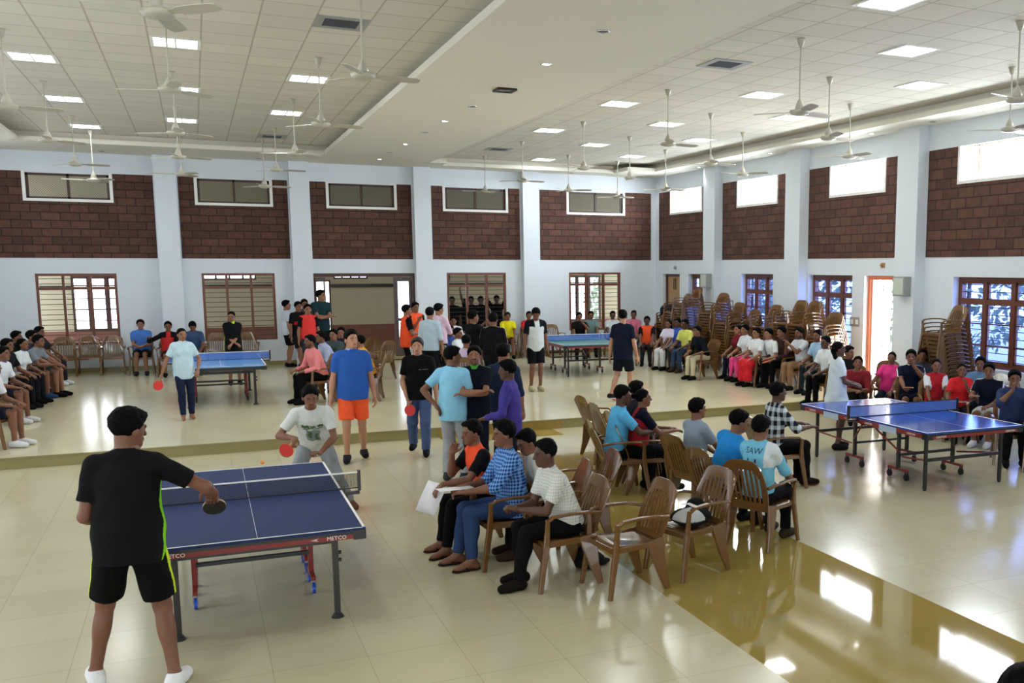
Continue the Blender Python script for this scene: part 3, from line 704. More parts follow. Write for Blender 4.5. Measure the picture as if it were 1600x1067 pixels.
# ---- table tennis tables
def pingpong(name, x, y, rot, z, topc, label, group, apron, legc, brand, sticker=False, castor='rubber', style=0):
    t_ = empty(name, (x, y, z), rot); tag(t_, label, 'table tennis table', group)
    hw, hl = .7625, 1.37
    for sg in (1, -1):
        y0, y1 = (0.004, hl) if sg > 0 else (-hl, -.004)
        b = MB(); b.box(-hw, hw, y0, y1, .738, .76, 0)
        zt = .7608
        for (a0, a1, c0, c1) in ((-hw, -hw+.02, y0, y1), (hw-.02, hw, y0, y1), (-.0015, .0015, y0, y1), (-hw, hw, (y1-.02) if sg > 0 else y0, y1 if sg > 0 else y0+.02)):
            b.add([(a0, c0, zt), (a1, c0, zt), (a1, c1, zt), (a0, c1, zt)], [(0, 1, 2, 3)], 1)
        b.build('tabletop', [topc, M['white']], t_)
        b = MB(); t = .02; ya, yb = (y0+.0, y1) if sg > 0 else (y0, y1)
        ye = y1 if sg > 0 else y0
        b.box(-hw+.005, -hw+.03, ya, yb, .68, .738, 0); b.box(hw-.03, hw-.005, ya, yb, .68, .738, 0)
        b.box(-hw+.03, hw-.03, min(ye, ye-sg*.025), max(ye, ye-sg*.025), .68, .738, 0)
        for sx in (-1, 1):                                 # black corner protectors
            b.box(min(sx*hw, sx*(hw-.09)), max(sx*hw, sx*(hw-.09)), min(ye+sg*.004, ye-sg*.03), max(ye+sg*.004, ye-sg*.03), .672, .745, 1)
            b.box(min(sx*(hw+.003), sx*(hw-.03)), max(sx*(hw+.003), sx*(hw-.03)), min(ye, ye-sg*.09), max(ye, ye-sg*.09), .672, .745, 1)
        ap = b.build('apron', [apron, M['black']], t_)
        b = MB(); b.box(-hw+.01, hw-.01, min(ye-.001*sg, ye+.001*sg), max(ye-.001*sg, ye+.001*sg)+0, .715, .7385); b.build('edge_band', M['black'], t_)
        if brand:
            def txt(s_, loc, rot_, size):
                c = bpy.data.curves.new('lettering', 'FONT'); c.body = s_; c.size = size; c.align_x = 'CENTER'; c.align_y = 'CENTER'; c.extrude = .0006; c.resolution_u = 2
                text_mesh(c, 'lettering', M['white'], ap, loc, rot_)
            r0 = 0 if sg < 0 else PI
            for xx in (-.55, .55): txt(brand, (xx, ye+sg*.0025 if True else 0, .700), (PI/2, 0, r0), .042 if style == 0 else .036)
            for sx in (-1, 1):
                for yy in (ye-sg*.30, sg*.22): txt(brand, (sx*(hw-.0042), yy, .706), (PI/2, 0, PI/2 if sx > 0 else -PI/2), .036)
            if style == 0:
                q_ = MB(); q_.add([(.36, ye+sg*.0022, .700), (.42, ye+sg*.0022, .712), (.405, ye+sg*.0022, .700), (.42, ye+sg*.0022, .688)], [(0, 3, 2, 1), (0, 1, 2, 3)]); q_.build('emblem', M['white'], ap)
        if sticker:
            q_ = MB()
            for yc in (sg*.62,): q_.box(-hw-.0, -hw+.006, yc-.17, yc+.17, .655, .735)
            q_.build('paper_sticker', mat('pale_blue_sticker', srgb(170, 190, 215), .6), ap)
        # under-frame
        if style == 0:
            ly = sg*1.13
            for sx in (-1, 1):
                b = MB(); b.box(sx*.56-.022, sx*.56+.022, ly-.022, ly+.022, .02, .68); l_ = b.build('leg', legc, t_)
                b = MB(); b.cyl((sx*.56, ly, 0), (sx*.56, ly, .03), .05, .03, 14); b.build('foot_pad', M['rubber'], l_)
                b = MB(); b.cyl((sx*.56+sx*.02, ly, .52), (sx*.56+sx*.045, ly, .52), .014, n=10); b.cyl((sx*.56+sx*.02, ly, .46), (sx*.56+sx*.045, ly, .46), .014, n=10); b.build('knob', M['black'], l_)
            b = MB(); b.box(-.56, .56, ly-.015, ly+.015, .60, .65); b.box(-.56, -.53, min(0, ly), max(0, ly), .62, .65); b.box(.53, .56, min(0, ly), max(0, ly), .62, .65); b.build('frame_rail', legc, t_)
        else:
            for ly, hh in ((sg*1.17, 0), (sg*.42, 0)):
                for sx in (-1, 1):
                    if ly == sg*.42 and True:
                        continue
                    b = MB(); b.box(sx*.60-.018, sx*.60+.018, ly-.018, ly+.018, .02, .68); l_ = b.build('leg', M['black'], t_)
                    b = MB(); b.cyl((sx*.60, ly, 0), (sx*.60, ly, .025), .02, .02, 12); b.build('foot_pad', M['rubber'], l_)
            b = MB(); b.box(-.60, .60, sg*1.17-.012, sg*1.17+.012, .36, .40); b.build('frame_rail', M['black'], t_)
            for sx in (-1, 1):
                b = MB(); b.cyl((sx*.60, sg*1.15, .38), (sx*.45, sg*.55, .30), .012, n=8); b.build('brace', M['red'], t_)
                b = MB(); b.cyl((sx*.45, sg*.50, .35), (sx*.58, sg*.15, .62), .012, n=8); b.build('brace', M['red'], t_)
        # wheel carriages
        yc = sg*(.47 if style else .30)
        for sx in (-1, 1):
            b = MB(); xx = sx*.45; b.box(xx-.02, xx+.02, yc-.02, yc+.02, .13, .68)
            c_ = b.build('carriage_post', M['red'] if style == 0 else M['black'], t_)
            b = MB(); b.box(xx-.018, xx+.018, yc-.19, yc+.19, .115, .145); b.build('carriage_bar', M['red'], c_)
            for wy in (yc-.17, yc+.17):
                b = MB(); b.cyl((xx-.012, wy, .045), (xx+.012, wy, .045), .045, n=16); b.cyl((xx-.013, wy, .045), (xx+.013, wy, .045), .018, n=10)
                w_ = b.build('castor', M[castor], c_)
                b = MB(); b.box(xx-.02, xx-.014, wy-.012, wy+.012, .04, .115); b.box(xx+.014, xx+.02, wy-.012, wy+.012, .04, .115); b.build('castor_fork', M['chrome'] if castor != 'rubber' else M['black'], w_)
    for sg in (-1, 1):
        yy = sg*(.48 if style else .31); b = MB(); b.box(-.44, .44, yy-.02, yy+.02, .30, .33); b.build('cross_rail', M['black'], t_)
    return t_
def net_mat(name, col, dens):
    m_ = mat(name, col, .8); t, p = nodes(m_)
    tc = t.nodes.new('ShaderNodeTexCoord'); sep = t.nodes.new('ShaderNodeSeparateXYZ'); t.links.new(tc.outputs['Object'], sep.inputs[0]); f = None
    for i in (0, 2):
        a = t.nodes.new('ShaderNodeMath'); a.operation = 'PINGPONG'; a.inputs[1].default_value = .005; t.links.new(sep.outputs[i], a.inputs[0])
        g = t.nodes.new('ShaderNodeMath'); g.operation = 'LESS_THAN'; g.inputs[1].default_value = .005*dens; t.links.new(a.outputs[0], g.inputs[0])
        if f is None: f = g.outputs[0]
        else:
            mx = t.nodes.new('ShaderNodeMath'); mx.operation = 'MAXIMUM'; t.links.new(f, mx.inputs[0]); t.links.new(g.outputs[0], mx.inputs[1]); f = mx.outputs[0]
    t.links.new(f, p.inputs['Alpha']); return m_
M['netblack'] = net_mat('black_net_mesh', srgb(20, 22, 30), .22); M['netblue'] = net_mat('blue_net_mesh', srgb(70, 110, 190), .55)
def net(x, y, rot, z, label, netm, tape):
    t_ = empty('table_net', (x, y, z+.76), rot); tag(t_, label, 'net', 'table tennis nets')
    b = MB(); b.box(-.915, .915, -.001, .001, .0, .14); b.build('net_mesh', netm, t_)
    b = MB(); b.box(-.915, .915, -.003, .003, .14, .1525); b.build('net_tape', tape, t_)
    b = MB(); b.box(-.915, .915, -.003, .003, .0, .008); b.build('bottom_cord', M['black'], t_)
    for sx in (-1, 1):
        b = MB(); b.box(sx*.915-.012, sx*.915+.012, -.02, .02, -.02, .165); b.box(min(sx*.74, sx*.915), max(sx*.74, sx*.915), -.02, .02, -.05, -.025)
        b.box(min(sx*.74, sx*.79), max(sx*.74, sx*.79), -.02, .02, .001, .012); b.box(min(sx*.775, sx*.79), max(sx*.775, sx*.79), -.02, .02, -.03, .005); b.cyl((sx*.80, 0, -.09), (sx*.80, 0, -.03), .012, n=10)
        b.build('net_post', M['black'], t_)
M['tt_dark'] = mat('dark_blue_table_paint', srgb(40, 53, 96), .6, noise=.04, spec=.12)
M['tt_blue'] = mat('blue_table_paint', srgb(34, 70, 160), .13)
M['tt_green'] = mat('green_table_paint', srgb(62, 122, 118), .3, noise=.05)
M['tt_blue_glare'] = mat('blue_table_paint_glare', srgb(104, 158, 208), .15, noise=.04)  # blue paint made paler, window glare put into the base colour
pingpong('table_tennis_table', .3192, 8.77, -.005, 0, M['tt_dark'], 'dark blue table tennis table with red apron between the two nearest players', 'table tennis tables', M['red'], M['steel'], 'METCO', castor='bluewheel')
net(.3192, 8.77, -.005, 0, 'black net with white tape on the dark blue table nearest the camera', M['netblack'], M['white'])
pingpong('table_tennis_table', 8.587, 10.175, -.0166, 0, M['tt_blue'], 'bright blue table tennis table with stickers and castors on the right', 'table tennis tables', M['red'], M['black'], 'CANTON', sticker=True, style=1)
net(8.587, 10.175, -.0166, 0, 'black-taped net on the bright blue table at the right', M['netblue'], M['black'])
pingpong('table_tennis_table', .36, 20.5, .0, SH, M['tt_blue_glare'], 'pale shining blue table tennis table on the stage at the left', 'table tennis tables', M['black'], M['black'], '', style=0)
net(.36, 20.5, .0, SH, 'pale blue net on the shining table at the left of the stage', M['netblue'], M['white'])
pingpong('table_tennis_table', 8.45, 22.3, -.03, SH, M['tt_green'], 'green table tennis table with red apron on the stage before the back wall', 'table tennis tables', M['red'], M['black'], '', style=1)
net(8.45, 22.3, -.03, SH, 'blue net with white tape on the green table on the stage', M['netblue'], M['white'])
# ---- chair stacks along the right wall
RW = face_rz(-1, -.12)
for (px_, py_, Y, X, dsc, n) in [
    (1090, 451, 22.9, 12.0, 'tall stack at the narrow corner window', None), (1075, 460, 24.1, 12.1, 'stack before the plywood door', None), (1062, 474, 24.6, 11.6, 'corner stack under the dark bag', None),
    (1131, 459, 21.3, 12.1, 'tall stack at the far column', None), (1156, 472, 20.2, 12.1, 'stack left of the second farthest window', None), (1180, 484, 19.5, 12.1, 'short stack below the second farthest window', None),
    (1214, 476, 18.4, 12.2, 'stack by the middle column', None), (1253, 470, 17.45, 12.3, 'tall stack left of the light-catching stack', None), (1275, 471, 16.95, 12.35, 'light-catching stack left of the sunlit one', None),
    (1306, 490, 16.2, 12.2, 'sunlit stack beside the bright doorway', None), (1105, 500, 21.8, 11.4, 'low stack near the corner', None)]:
    stack(px_, py_, 11.8 if X < 11.61 and 'corner stack' not in dsc else 12.2, SH, RW+random.uniform(-.12, .12), dsc, n)
stack(1500, 478, 12.28, 0, face_rz(-1, .05), 'tall stack under the nearest right window')
stack(1440, 541, 12.2, 0, face_rz(-1, .1), 'low stack beside the nearest column', 4)
# ================================================================ figures: implicit surfaces, one closed skin per body / garment
def col_mat(name, rough, noise=.06, nscale=40, bump=0.0, pattern=None, spec=.12):
    m_ = mat(name, (1, 1, 1, 1), rough, spec=spec); t, p = nodes(m_)
    at = t.nodes.new('ShaderNodeAttribute'); at.attribute_name = 'Col'; cur = at.outputs['Color']
    tc = t.nodes.new('ShaderNodeTexCoord'); nz = t.nodes.new('ShaderNodeTexNoise'); nz.inputs['Scale'].default_value = nscale
    t.links.new(tc.outputs['Object'], nz.inputs['Vector'])
    mr = t.nodes.new('ShaderNodeMapRange'); mr.inputs[3].default_value = 1-noise; mr.inputs[4].default_value = 1+noise
    t.links.new(nz.outputs['Fac'], mr.inputs[0])
    mx = t.nodes.new('ShaderNodeMixRGB'); mx.blend_type = 'MULTIPLY'; mx.inputs[0].default_value = 1
    t.links.new(cur, mx.inputs[1]); t.links.new(mr.outputs[0], mx.inputs[2]); cur = mx.outputs[0]
    if pattern:
        sep = t.nodes.new('ShaderNodeSeparateXYZ'); t.links.new(tc.outputs['Object'], sep.inputs[0])
        pitch_, colr, dirs, duty = pattern; fac = None
        for ax in dirs:
            a = t.nodes.new('ShaderNodeMath'); a.operation = 'PINGPONG'; a.inputs[1].default_value = pitch_/2
            if ax == 'h':
                s_ = t.nodes.new('ShaderNodeMath'); s_.operation = 'ADD'; t.links.new(sep.outputs[0], s_.inputs[0]); t.links.new(sep.outputs[1], s_.inputs[1]); t.links.new(s_.outputs[0], a.inputs[0])
            else: t.links.new(sep.outputs[2], a.inputs[0])
            g = t.nodes.new('ShaderNodeMath'); g.operation = 'GREATER_THAN'; g.inputs[1].default_value = pitch_/2*(1-duty); t.links.new(a.outputs[0], g.inputs[0])
            if fac is None: fac = g.outputs[0]
            else:
                ad = t.nodes.new('ShaderNodeMath'); ad.operation = 'ADD'; t.links.new(fac, ad.inputs[0]); t.links.new(g.outputs[0], ad.inputs[1]); fac = ad.outputs[0]
        hf = t.nodes.new('ShaderNodeMath'); hf.operation = 'MULTIPLY'; hf.inputs[1].default_value = 1.0/len(dirs); t.links.new(fac, hf.inputs[0])
        m2 = t.nodes.new('ShaderNodeMixRGB'); t.links.new(hf.outputs[0], m2.inputs[0]); t.links.new(cur, m2.inputs[1]); m2.inputs[2].default_value = colr; cur = m2.outputs[0]
    t.links.new(cur, p.inputs['Base Color'])
    if bump:
        n2 = t.nodes.new('ShaderNodeTexNoise'); n2.inputs['Scale'].default_value = 9; n2.inputs['Detail'].default_value = 2; t.links.new(tc.outputs['Object'], n2.inputs['Vector'])
        bp = t.nodes.new('ShaderNodeBump'); bp.inputs['Strength'].default_value = bump; bp.inputs['Distance'].default_value = .03
        t.links.new(n2.outputs['Fac'], bp.inputs['Height']); t.links.new(bp.outputs[0], p.inputs['Normal'])
    return m_
M['skin'] = col_mat('skin', .5, .05, 30, spec=.35)
M['cloth'] = col_mat('cotton_cloth', .85, .07, 30, .6)
M['check'] = col_mat('blue_check_cloth', .85, .05, 30, .5, (.032, srgb(14, 44, 120), 'hv', .5))
M['plaid'] = col_mat('dark_plaid_cloth', .85, .05, 30, .5, (.11, srgb(24, 26, 34), 'hv', .55))
M['pinstripe'] = col_mat('grey_striped_cloth', .85, .05, 30, .5, (.026, srgb(128, 130, 132), 'hv', .16))
M['hair'] = mat('black_hair', srgb(5, 5, 6), .75, noise=.3, nscale=60, bump=.6, spec=.08)
M['hairbrown'] = mat('dark_brown_hair', srgb(20, 14, 12), .7, noise=.3, nscale=60, bump=.6)

def npv(v): return np.array(v, dtype=np.float64)
def unit(v): v = npv(v); return v/max(np.linalg.norm(v), 1e-9)
def frame(up, fwd):
    u = unit(up); f = npv(fwd)-u*np.dot(fwd, u); f = unit(f); r = np.cross(f, u); return r, f, u
def cone(a, b, ra, rb, k=.02, clipa=False, clipb=False, c=0): return ('c', npv(a), npv(b), ra, rb, k, clipa, clipb, c)
def ell(ctr, fr, rad, k=.03, c=0): return ('e', npv(ctr), fr, npv(rad), k, c)
def pdist(pr, X, Y, Z):
    if pr[0] == 'c':
        a, b, ra, rb = pr[1:5]; d = b-a; L2 = max(d@d, 1e-9)
        px, py, pz = X-a[0], Y-a[1], Z-a[2]
        tt = (px*d[0]+py*d[1]+pz*d[2])/L2; t = np.clip(tt, 0, 1)
        r = np.sqrt((px-t*d[0])**2+(py-t*d[1])**2+(pz-t*d[2])**2)-(ra+(rb-ra)*t); L = math.sqrt(L2)
        if pr[6]: r = np.maximum(r, -tt*L)
        if pr[7]: r = np.maximum(r, (tt-1)*L)
        return r
    ctr, fr, rad = pr[1:4]
    px, py, pz = X-ctr[0], Y-ctr[1], Z-ctr[2]
    q = [(px*fr[i][0]+py*fr[i][1]+pz*fr[i][2])/rad[i] for i in range(3)]
    k0 = np.sqrt(q[0]**2+q[1]**2+q[2]**2); k1 = np.sqrt((q[0]/rad[0])**2+(q[1]/rad[1])**2+(q[2]/rad[2])**2)
    return k0*(k0-1)/np.maximum(k1, 1e-6)
def pbox(pr):
    if pr[0] == 'c':
        a, b, ra, rb = pr[1:5]; return np.minimum(a-ra, b-rb), np.maximum(a+ra, b+rb)
    ctr, fr, rad = pr[1:4]; e = np.sqrt(sum((npv(fr[i])*rad[i])**2 for i in range(3))); return ctr-e, ctr+e
def skin_surface(prims, vox, cuts=(), subs=(), bumps=0.0, jag=0.0, folds=0.0):
    """smooth union of the primitives -> quads (surface nets). cuts: planes (point, normal) removing the + side; subs: spheres scooped out"""
    lo = np.min([pbox(p)[0] for p in prims], 0)-2.5*vox; hi = np.max([pbox(p)[1] for p in prims], 0)+2.5*vox
    n = np.ceil((hi-lo)/vox).astype(int)+1
    F = np.full(n, .2, dtype=np.float32)
    ax = [lo[i]+vox*np.arange(n[i]) for i in range(3)]
    for pr in prims:
        k = pr[5] if pr[0] == 'c' else pr[4]
        a, b = pbox(pr); mg = k+2*vox
        i0 = np.maximum(((a-mg-lo)/vox).astype(int), 0); i1 = np.minimum(((b+mg-lo)/vox).astype(int)+2, n)
        X = ax[0][i0[0]:i1[0], None, None]; Y = ax[1][None, i0[1]:i1[1], None]; Z = ax[2][None, None, i0[2]:i1[2]]
        d = pdist(pr, X, Y, Z); S = F[i0[0]:i1[0], i0[1]:i1[1], i0[2]:i1[2]]
        h = np.maximum(k-np.abs(S-d), 0)/k
        F[i0[0]:i1[0], i0[1]:i1[1], i0[2]:i1[2]] = np.minimum(S, d)-h*h*k*.25
    X, Y, Z = ax[0][:, None, None], ax[1][None, :, None], ax[2][None, None, :]
    if bumps: F += bumps*np.sin(95*X+3*np.sin(40*Z))*np.sin(88*Y+1)*np.sin(70*Z+2)
    if folds:
        F += (folds*np.sin(34*Z+16*X+2.5*np.sin(11*Y+5*X))+folds*.8*np.sin(30*X-13*Z+2*np.sin(17*Y+9*Z))).astype(np.float32)
    for (p, r) in subs:
        d = r-np.sqrt((X-p[0])**2+(Y-p[1])**2+(Z-p[2])**2); k = .012
        h = np.maximum(k-np.abs(F-d), 0)/k; F = np.maximum(F, d)+h*h*k*.25
    for (p, nn) in cuts:
        F = np.maximum(F, (X-p[0])*nn[0]+(Y-p[1])*nn[1]+(Z-p[2])*nn[2]+(jag*(np.sin(170*X+2)+np.sin(150*Y)+.6*np.sin(260*(X+Y))) if jag else 0))
    F[0] = F[-1] = .1; F[:, 0] = F[:, -1] = .1; F[:, :, 0] = F[:, :, -1] = .1
    ins = F < 0
    c8 = [ins[dx:n[0]-1+dx, dy:n[1]-1+dy, dz:n[2]-1+dz] for dx in (0, 1) for dy in (0, 1) for dz in (0, 1)]
    s = sum(c.astype(np.int8) for c in c8); act = (s > 0) & (s < 8)
    I, J, K = np.nonzero(act); idx = np.full(act.shape, -1, dtype=np.int64); idx[I, J, K] = np.arange(len(I))
    P = np.zeros((len(I), 3)); C = np.zeros(len(I))
    for (da, db) in [((0,0,0),(1,0,0)),((0,1,0),(1,1,0)),((0,0,1),(1,0,1)),((0,1,1),(1,1,1)),((0,0,0),(0,1,0)),((1,0,0),(1,1,0)),((0,0,1),(0,1,1)),((1,0,1),(1,1,1)),((0,0,0),(0,0,1)),((1,0,0),(1,0,1)),((0,1,0),(0,1,1)),((1,1,0),(1,1,1))]:
        fa = F[I+da[0], J+da[1], K+da[2]]; fb = F[I+db[0], J+db[1], K+db[2]]; msk = (fa < 0) != (fb < 0)
        t = fa/np.where(msk, fa-fb, 1)
        for ax_ in range(3): P[:, ax_] += np.where(msk, da[ax_]+t*(db[ax_]-da[ax_]), 0)
        C += msk
    P = (P/C[:, None]+np.stack([I, J, K], 1))*vox+lo
    Q = []
    for axis in range(3):
        sl0 = [slice(None)]*3; sl1 = [slice(None)]*3; sl0[axis] = slice(0, -1); sl1[axis] = slice(1, None)
        A, B = ins[tuple(sl0)], ins[tuple(sl1)]; ch = np.nonzero(A != B); o1, o2 = [(1, 2), (2, 0), (0, 1)][axis]
        g = np.stack(ch, 1); neg = A[ch]
        ok = (g[:, o1] > 0) & (g[:, o2] > 0) & (g[:, o1] < n[o1]-1) & (g[:, o2] < n[o2]-1); g = g[ok]; neg = neg[ok]
        def at(a, b):
            h_ = g.copy(); h_[:, o1] -= a; h_[:, o2] -= b; return idx[h_[:, 0], h_[:, 1], h_[:, 2]]
        q4 = np.stack([at(1, 1), at(0, 1), at(0, 0), at(1, 0)], 1); q4[~neg] = q4[~neg][:, ::-1]; Q.append(q4)
    Q = np.concatenate(Q); Q = Q[(Q >= 0).all(1)]
    return P, Q
def np_mesh(name, P, Q, mats, cols=None, smooth=True):
    me = bpy.data.meshes.new(name); me.vertices.add(len(P)); me.vertices.foreach_set('co', P.astype(np.float32).ravel())
    me.loops.add(Q.size); me.loops.foreach_set('vertex_index', Q.astype(np.int32).ravel())
    me.polygons.add(len(Q)); me.polygons.foreach_set('loop_start', np.arange(0, Q.size, 4, dtype=np.int32))
    me.update(calc_edges=True)
    me.polygons.foreach_set('use_smooth', np.ones(len(Q), dtype=bool))
    if cols is not None:
        at = me.attributes.new('Col', 'FLOAT_COLOR', 'POINT'); at.data.foreach_set('color', cols.astype(np.float32).ravel())
    me.materials.append(mats); return me
def owner(prims, P):
    D = np.stack([pdist(p, P[:, 0], P[:, 1], P[:, 2]) for p in prims], 1); return D.argmin(1)
def link_mesh(name, me, parent):
    o = bpy.data.objects.new(name, me); COL.objects.link(o); o.parent = parent; return o
def ik(a, t, l1, l2, pole):
    a, t = npv(a), npv(t); d = t-a; L = np.linalg.norm(d)
    if L > (l1+l2)*.995: t = a+d/L*(l1+l2)*.995; d = t-a; L = np.linalg.norm(d)
    if L < abs(l1-l2)+.03: t = a+unit(d)*(abs(l1-l2)+.03); d = t-a; L = np.linalg.norm(d)
    u = d/L; x = (l1*l1-l2*l2+L*L)/(2*L); h = math.sqrt(max(l1*l1-x*x, 0)); p = npv(pole)-u*np.dot(pole, u); p = unit(p)
    return a+u*x+p*h, t
SKIN = {'f': srgb(176, 128, 104), 'm': srgb(118, 78, 58), 'd': srgb(84, 55, 42), 'l': srgb(142, 98, 75)}
def C4(c):
    if isinstance(c, str): return SKIN[c]
    r, g, b, a = srgb(*c); k = min(1, .35+.65*max(r, g, b)/.12); return (r*k, g*k, b*k, a)

def person(label, px, zf, h=1.72, face=0.0, sit=False, hz=None, lean=0.0, tilt=0.0, twist=0.0, head=(0, 0), feet=None, hands=None, hdir=None,
           curl=(.5, .5), poles=(None, None), kpole=(0, 1, .15), skin='m', shirt=(30, 30, 30), sleeve='short', slcol=None, side=None, yoke=None, collar=None, hem=.10,
           legs='trousers', legcol=(30, 30, 34), shoes=(20, 20, 20), sole=None, hair='short', haircol='hair', fem=False, vox=None, smat='cloth', bulk=1.0, shoulder=None, sandals=False, armstripe=None, legside=None,
           xy=None, group=None, y0=0.0, band=None, beard=0, headup=0, baggy=0.0, vest=None, name='person', maxlen=None):
    s = h/1.72
    if sit:
        hz = .52/s if hz is None else hz; pel = npv((0, -.07+y0, hz))
    else:
        hz = .925 if hz is None else hz; pel = npv((0, y0, hz))
    # torso frame
    U = unit((math.sin(tilt), math.sin(lean)*math.cos(tilt), math.cos(lean)*math.cos(tilt)))
    R0, Fw, _ = frame(U, (0, 1, -math.tan(min(lean, 1.2))*.999 if lean else 0)); R0, Fw, U = frame(U, (0, 1, -.2*lean))
    Rs = R0*math.cos(twist)+Fw*math.sin(twist); Fs = np.cross(U, Rs)
    Rp = npv((1, 0, 0)); Fp = npv((0, 1, 0))
    w = .168 if not fem else .148
    CH_ = pel+U*.495
    sh = {1: CH_+Rs*w-U*.035, -1: CH_-Rs*w-U*.035}
    neck0 = CH_+U*.03+Fs*.0; 
    # head frame: mostly upright, turned by head yaw / pitch
    hy, hp = head
    hu = unit(U*.35+npv((0, 0, 1))*.65)
    base = unit(Fs*1.0); base = unit(npv((base[0], base[1], 0)))
    fy = base*math.cos(hy)+np.cross((0, 0, 1), base)*math.sin(hy)*-1
    HF = unit(fy*math.cos(hp)+npv((0, 0, 1))*math.sin(hp)); HR, HF2, HU = None, None, None
    HR = unit(np.cross(HF, (0, 0, 1))); HU = np.cross(HR, HF); 
    hc = neck0+hu*.085+HU*.050+HF*.018
    def hp_(x, y, z): return hc+HR*x+HF*y+HU*z
    HFr = (HR, HF, HU)
    # legs
    hip = {1: pel+Rp*.085+npv((0, 0, -.01)), -1: pel-Rp*.085+npv((0, 0, -.01))}
    if feet is None:
        feet = ((.11, .36, 0.05), (-.11, .36, -.05)) if sit else ((.10, 0, .12), (-.10, 0, -.12))
    fp = {}
    for sd, ft in zip((1, -1), feet):
        lift = ft[3] if len(ft) > 3 else 0
        an = npv((ft[0], ft[1], .085+lift)); kp = kpole if not isinstance(kpole, dict) else kpole[sd]
        kn, an = ik(hip[sd], an, .425, .42, kp)
        fd = npv((math.sin(ft[2]), math.cos(ft[2]), -(ft[4] if len(ft) > 4 else 0))); fp[sd] = (kn, an, unit(fd))
    # arms
    if hands is None: hands = ((.15, .34, .62), (-.15, .34, .62)) if sit else ((.25, .05, .80), (-.25, .05, .80))
    arm = {}
    if xy is not None:                                  # hands may be given as points of the room
        az0 = math.atan2(xy[0], xy[1]); fa0 = az0+math.radians(face) if not isinstance(face, tuple) else math.atan2(*face)
        hands = list(hands)
        for i in (0, 1):
            if len(hands[i]) == 4:
                dx, dy = hands[i][0]-xy[0], hands[i][1]-xy[1]; c_, s_ = math.cos(fa0), math.sin(fa0)
                hands[i] = ((dx*c_-dy*s_)/s, (dx*s_+dy*c_)/s, (hands[i][2]-zf)/s)
    for i, sd in enumerate((1, -1)):
        pole = poles[i] if poles[i] is not None else (sd*.5, -.6, -.5)
        el, wr = ik(sh[sd]-U*.02, hands[i], .285, .25, pole)
        hd = unit(wr-el) if hdir is None or hdir[i] is None else unit(hdir[i])
        arm[sd] = (sh[sd]-U*.02, el, wr, hd)
    dist = (onz(px[0], px[1], zf+1.3)-Vector((0, 0, CAMH))).length if xy is None else Vector((xy[0], xy[1], 0)).length
    if vox is None: vox = .008 if dist < 9.8 else .009 if dist < 14 else .0105 if dist < 19 else .0125
    v_ = vox/s; fr_ = max(1.0, v_*.62/.0085)
    B = []
    # head
    B += [ell(hp_(0, -.012, .03), HFr, (.074, .090, .086)), ell(hp_(0, .02, -.032), HFr, (.057, .066, .075), .03), cone(hp_(-.012, .06, -.085), hp_(.012, .06, -.085), .022, .022, .03),
          cone(hp_(0, .086, .012), hp_(0, .102, -.022), .008, .0135, .012), ell(hp_(.076, -.006, -.012), HFr, (.012, .02, .03), .01), ell(hp_(-.076, -.006, -.012), HFr, (.012, .02, .03), .01),
          cone(hp_(-.03, .078, .022), hp_(.03, .078, .022), .012, .012, .02), cone(hp_(-.016, .08, -.052), hp_(.016, .08, -.052), .010, .010, .012)]
    nb = len(B)
    B += [cone(neck0-U*.03, hp_(0, -.022, -.06), .058 if not fem else .048, .052 if not fem else .044, .03)]
    # torso
    TF = (Rs, Fs, U); PF = frame(unit(U+npv((0, 0, .5))), Fp)
    g = bulk
    B += [ell(pel+U*.345, TF, (.138*g, .088*g, .165), .05), ell(pel+U*.15, TF, (.112*g, .078*g, .15), .05), ell(pel, (R0, Fw, U), (.12*g, .085*g, .09), .03), cone(sh[1]*.92+CH_*.08, sh[-1]*.92+CH_*.08, .046, .046, .05), cone(neck0, sh[1]*.8+CH_*.2, .04, .036, .03), cone(neck0, sh[-1]*.8+CH_*.2, .04, .036, .03)]
    hs = .92 if fem else 1.0
    for sd in (1, -1):
        S, E_, Wp, hd = arm[sd]
        B += [cone(S, E_, .047*hs, .036*hs, .03), cone(E_, Wp, .038*hs, .0255*hs, .015), cone(E_*.8+Wp*.2, E_*.55+Wp*.45, .040*hs, .034*hs, .02)]
        i = 0 if sd == 1 else 1; cu = curl[i]
        ref = npv((0, 0, -1)) if abs(hd[2]) < .8 else npv((-sd, .2, 0)); pn = unit(ref-hd*np.dot(ref, hd)); ac = np.cross(hd, pn)*1.0
        if np.dot(ac, Rs)*sd > 0: ac = -ac                     # thumb side towards the body's middle
        B += [ell(Wp+hd*.045, (hd, ac, pn), (.054, .042, .018), .015)]
        for f_, (o_, ln) in enumerate(((.030, .070), (.010, .078), (-.010, .073), (-.029, .058))):
            b0 = Wp+hd*.082+ac*o_; d1 = unit(hd*math.cos(cu*.7)+pn*math.sin(cu*.7)+ac*o_*1.5); b1 = b0+d1*ln*.52
            d2 = unit(hd*math.cos(cu*2.1)+pn*math.sin(cu*2.1)); b2 = b1+d2*ln*.5
            B += [cone(b0, b1, .0095*fr_, .0085*fr_, .006), cone(b1, b2, .0085*fr_, .0070*fr_, .005)]
        t0 = Wp+hd*.022+ac*.03; t1 = t0+unit(hd*.75+ac*.8+pn*.25)*.042; t2 = t1+unit(hd+ac*.25+pn*.5*cu)*.032
        B += [cone(t0, t1, .013*fr_, .0105*fr_, .01), cone(t1, t2, .0105*fr_, .009*fr_, .005)]
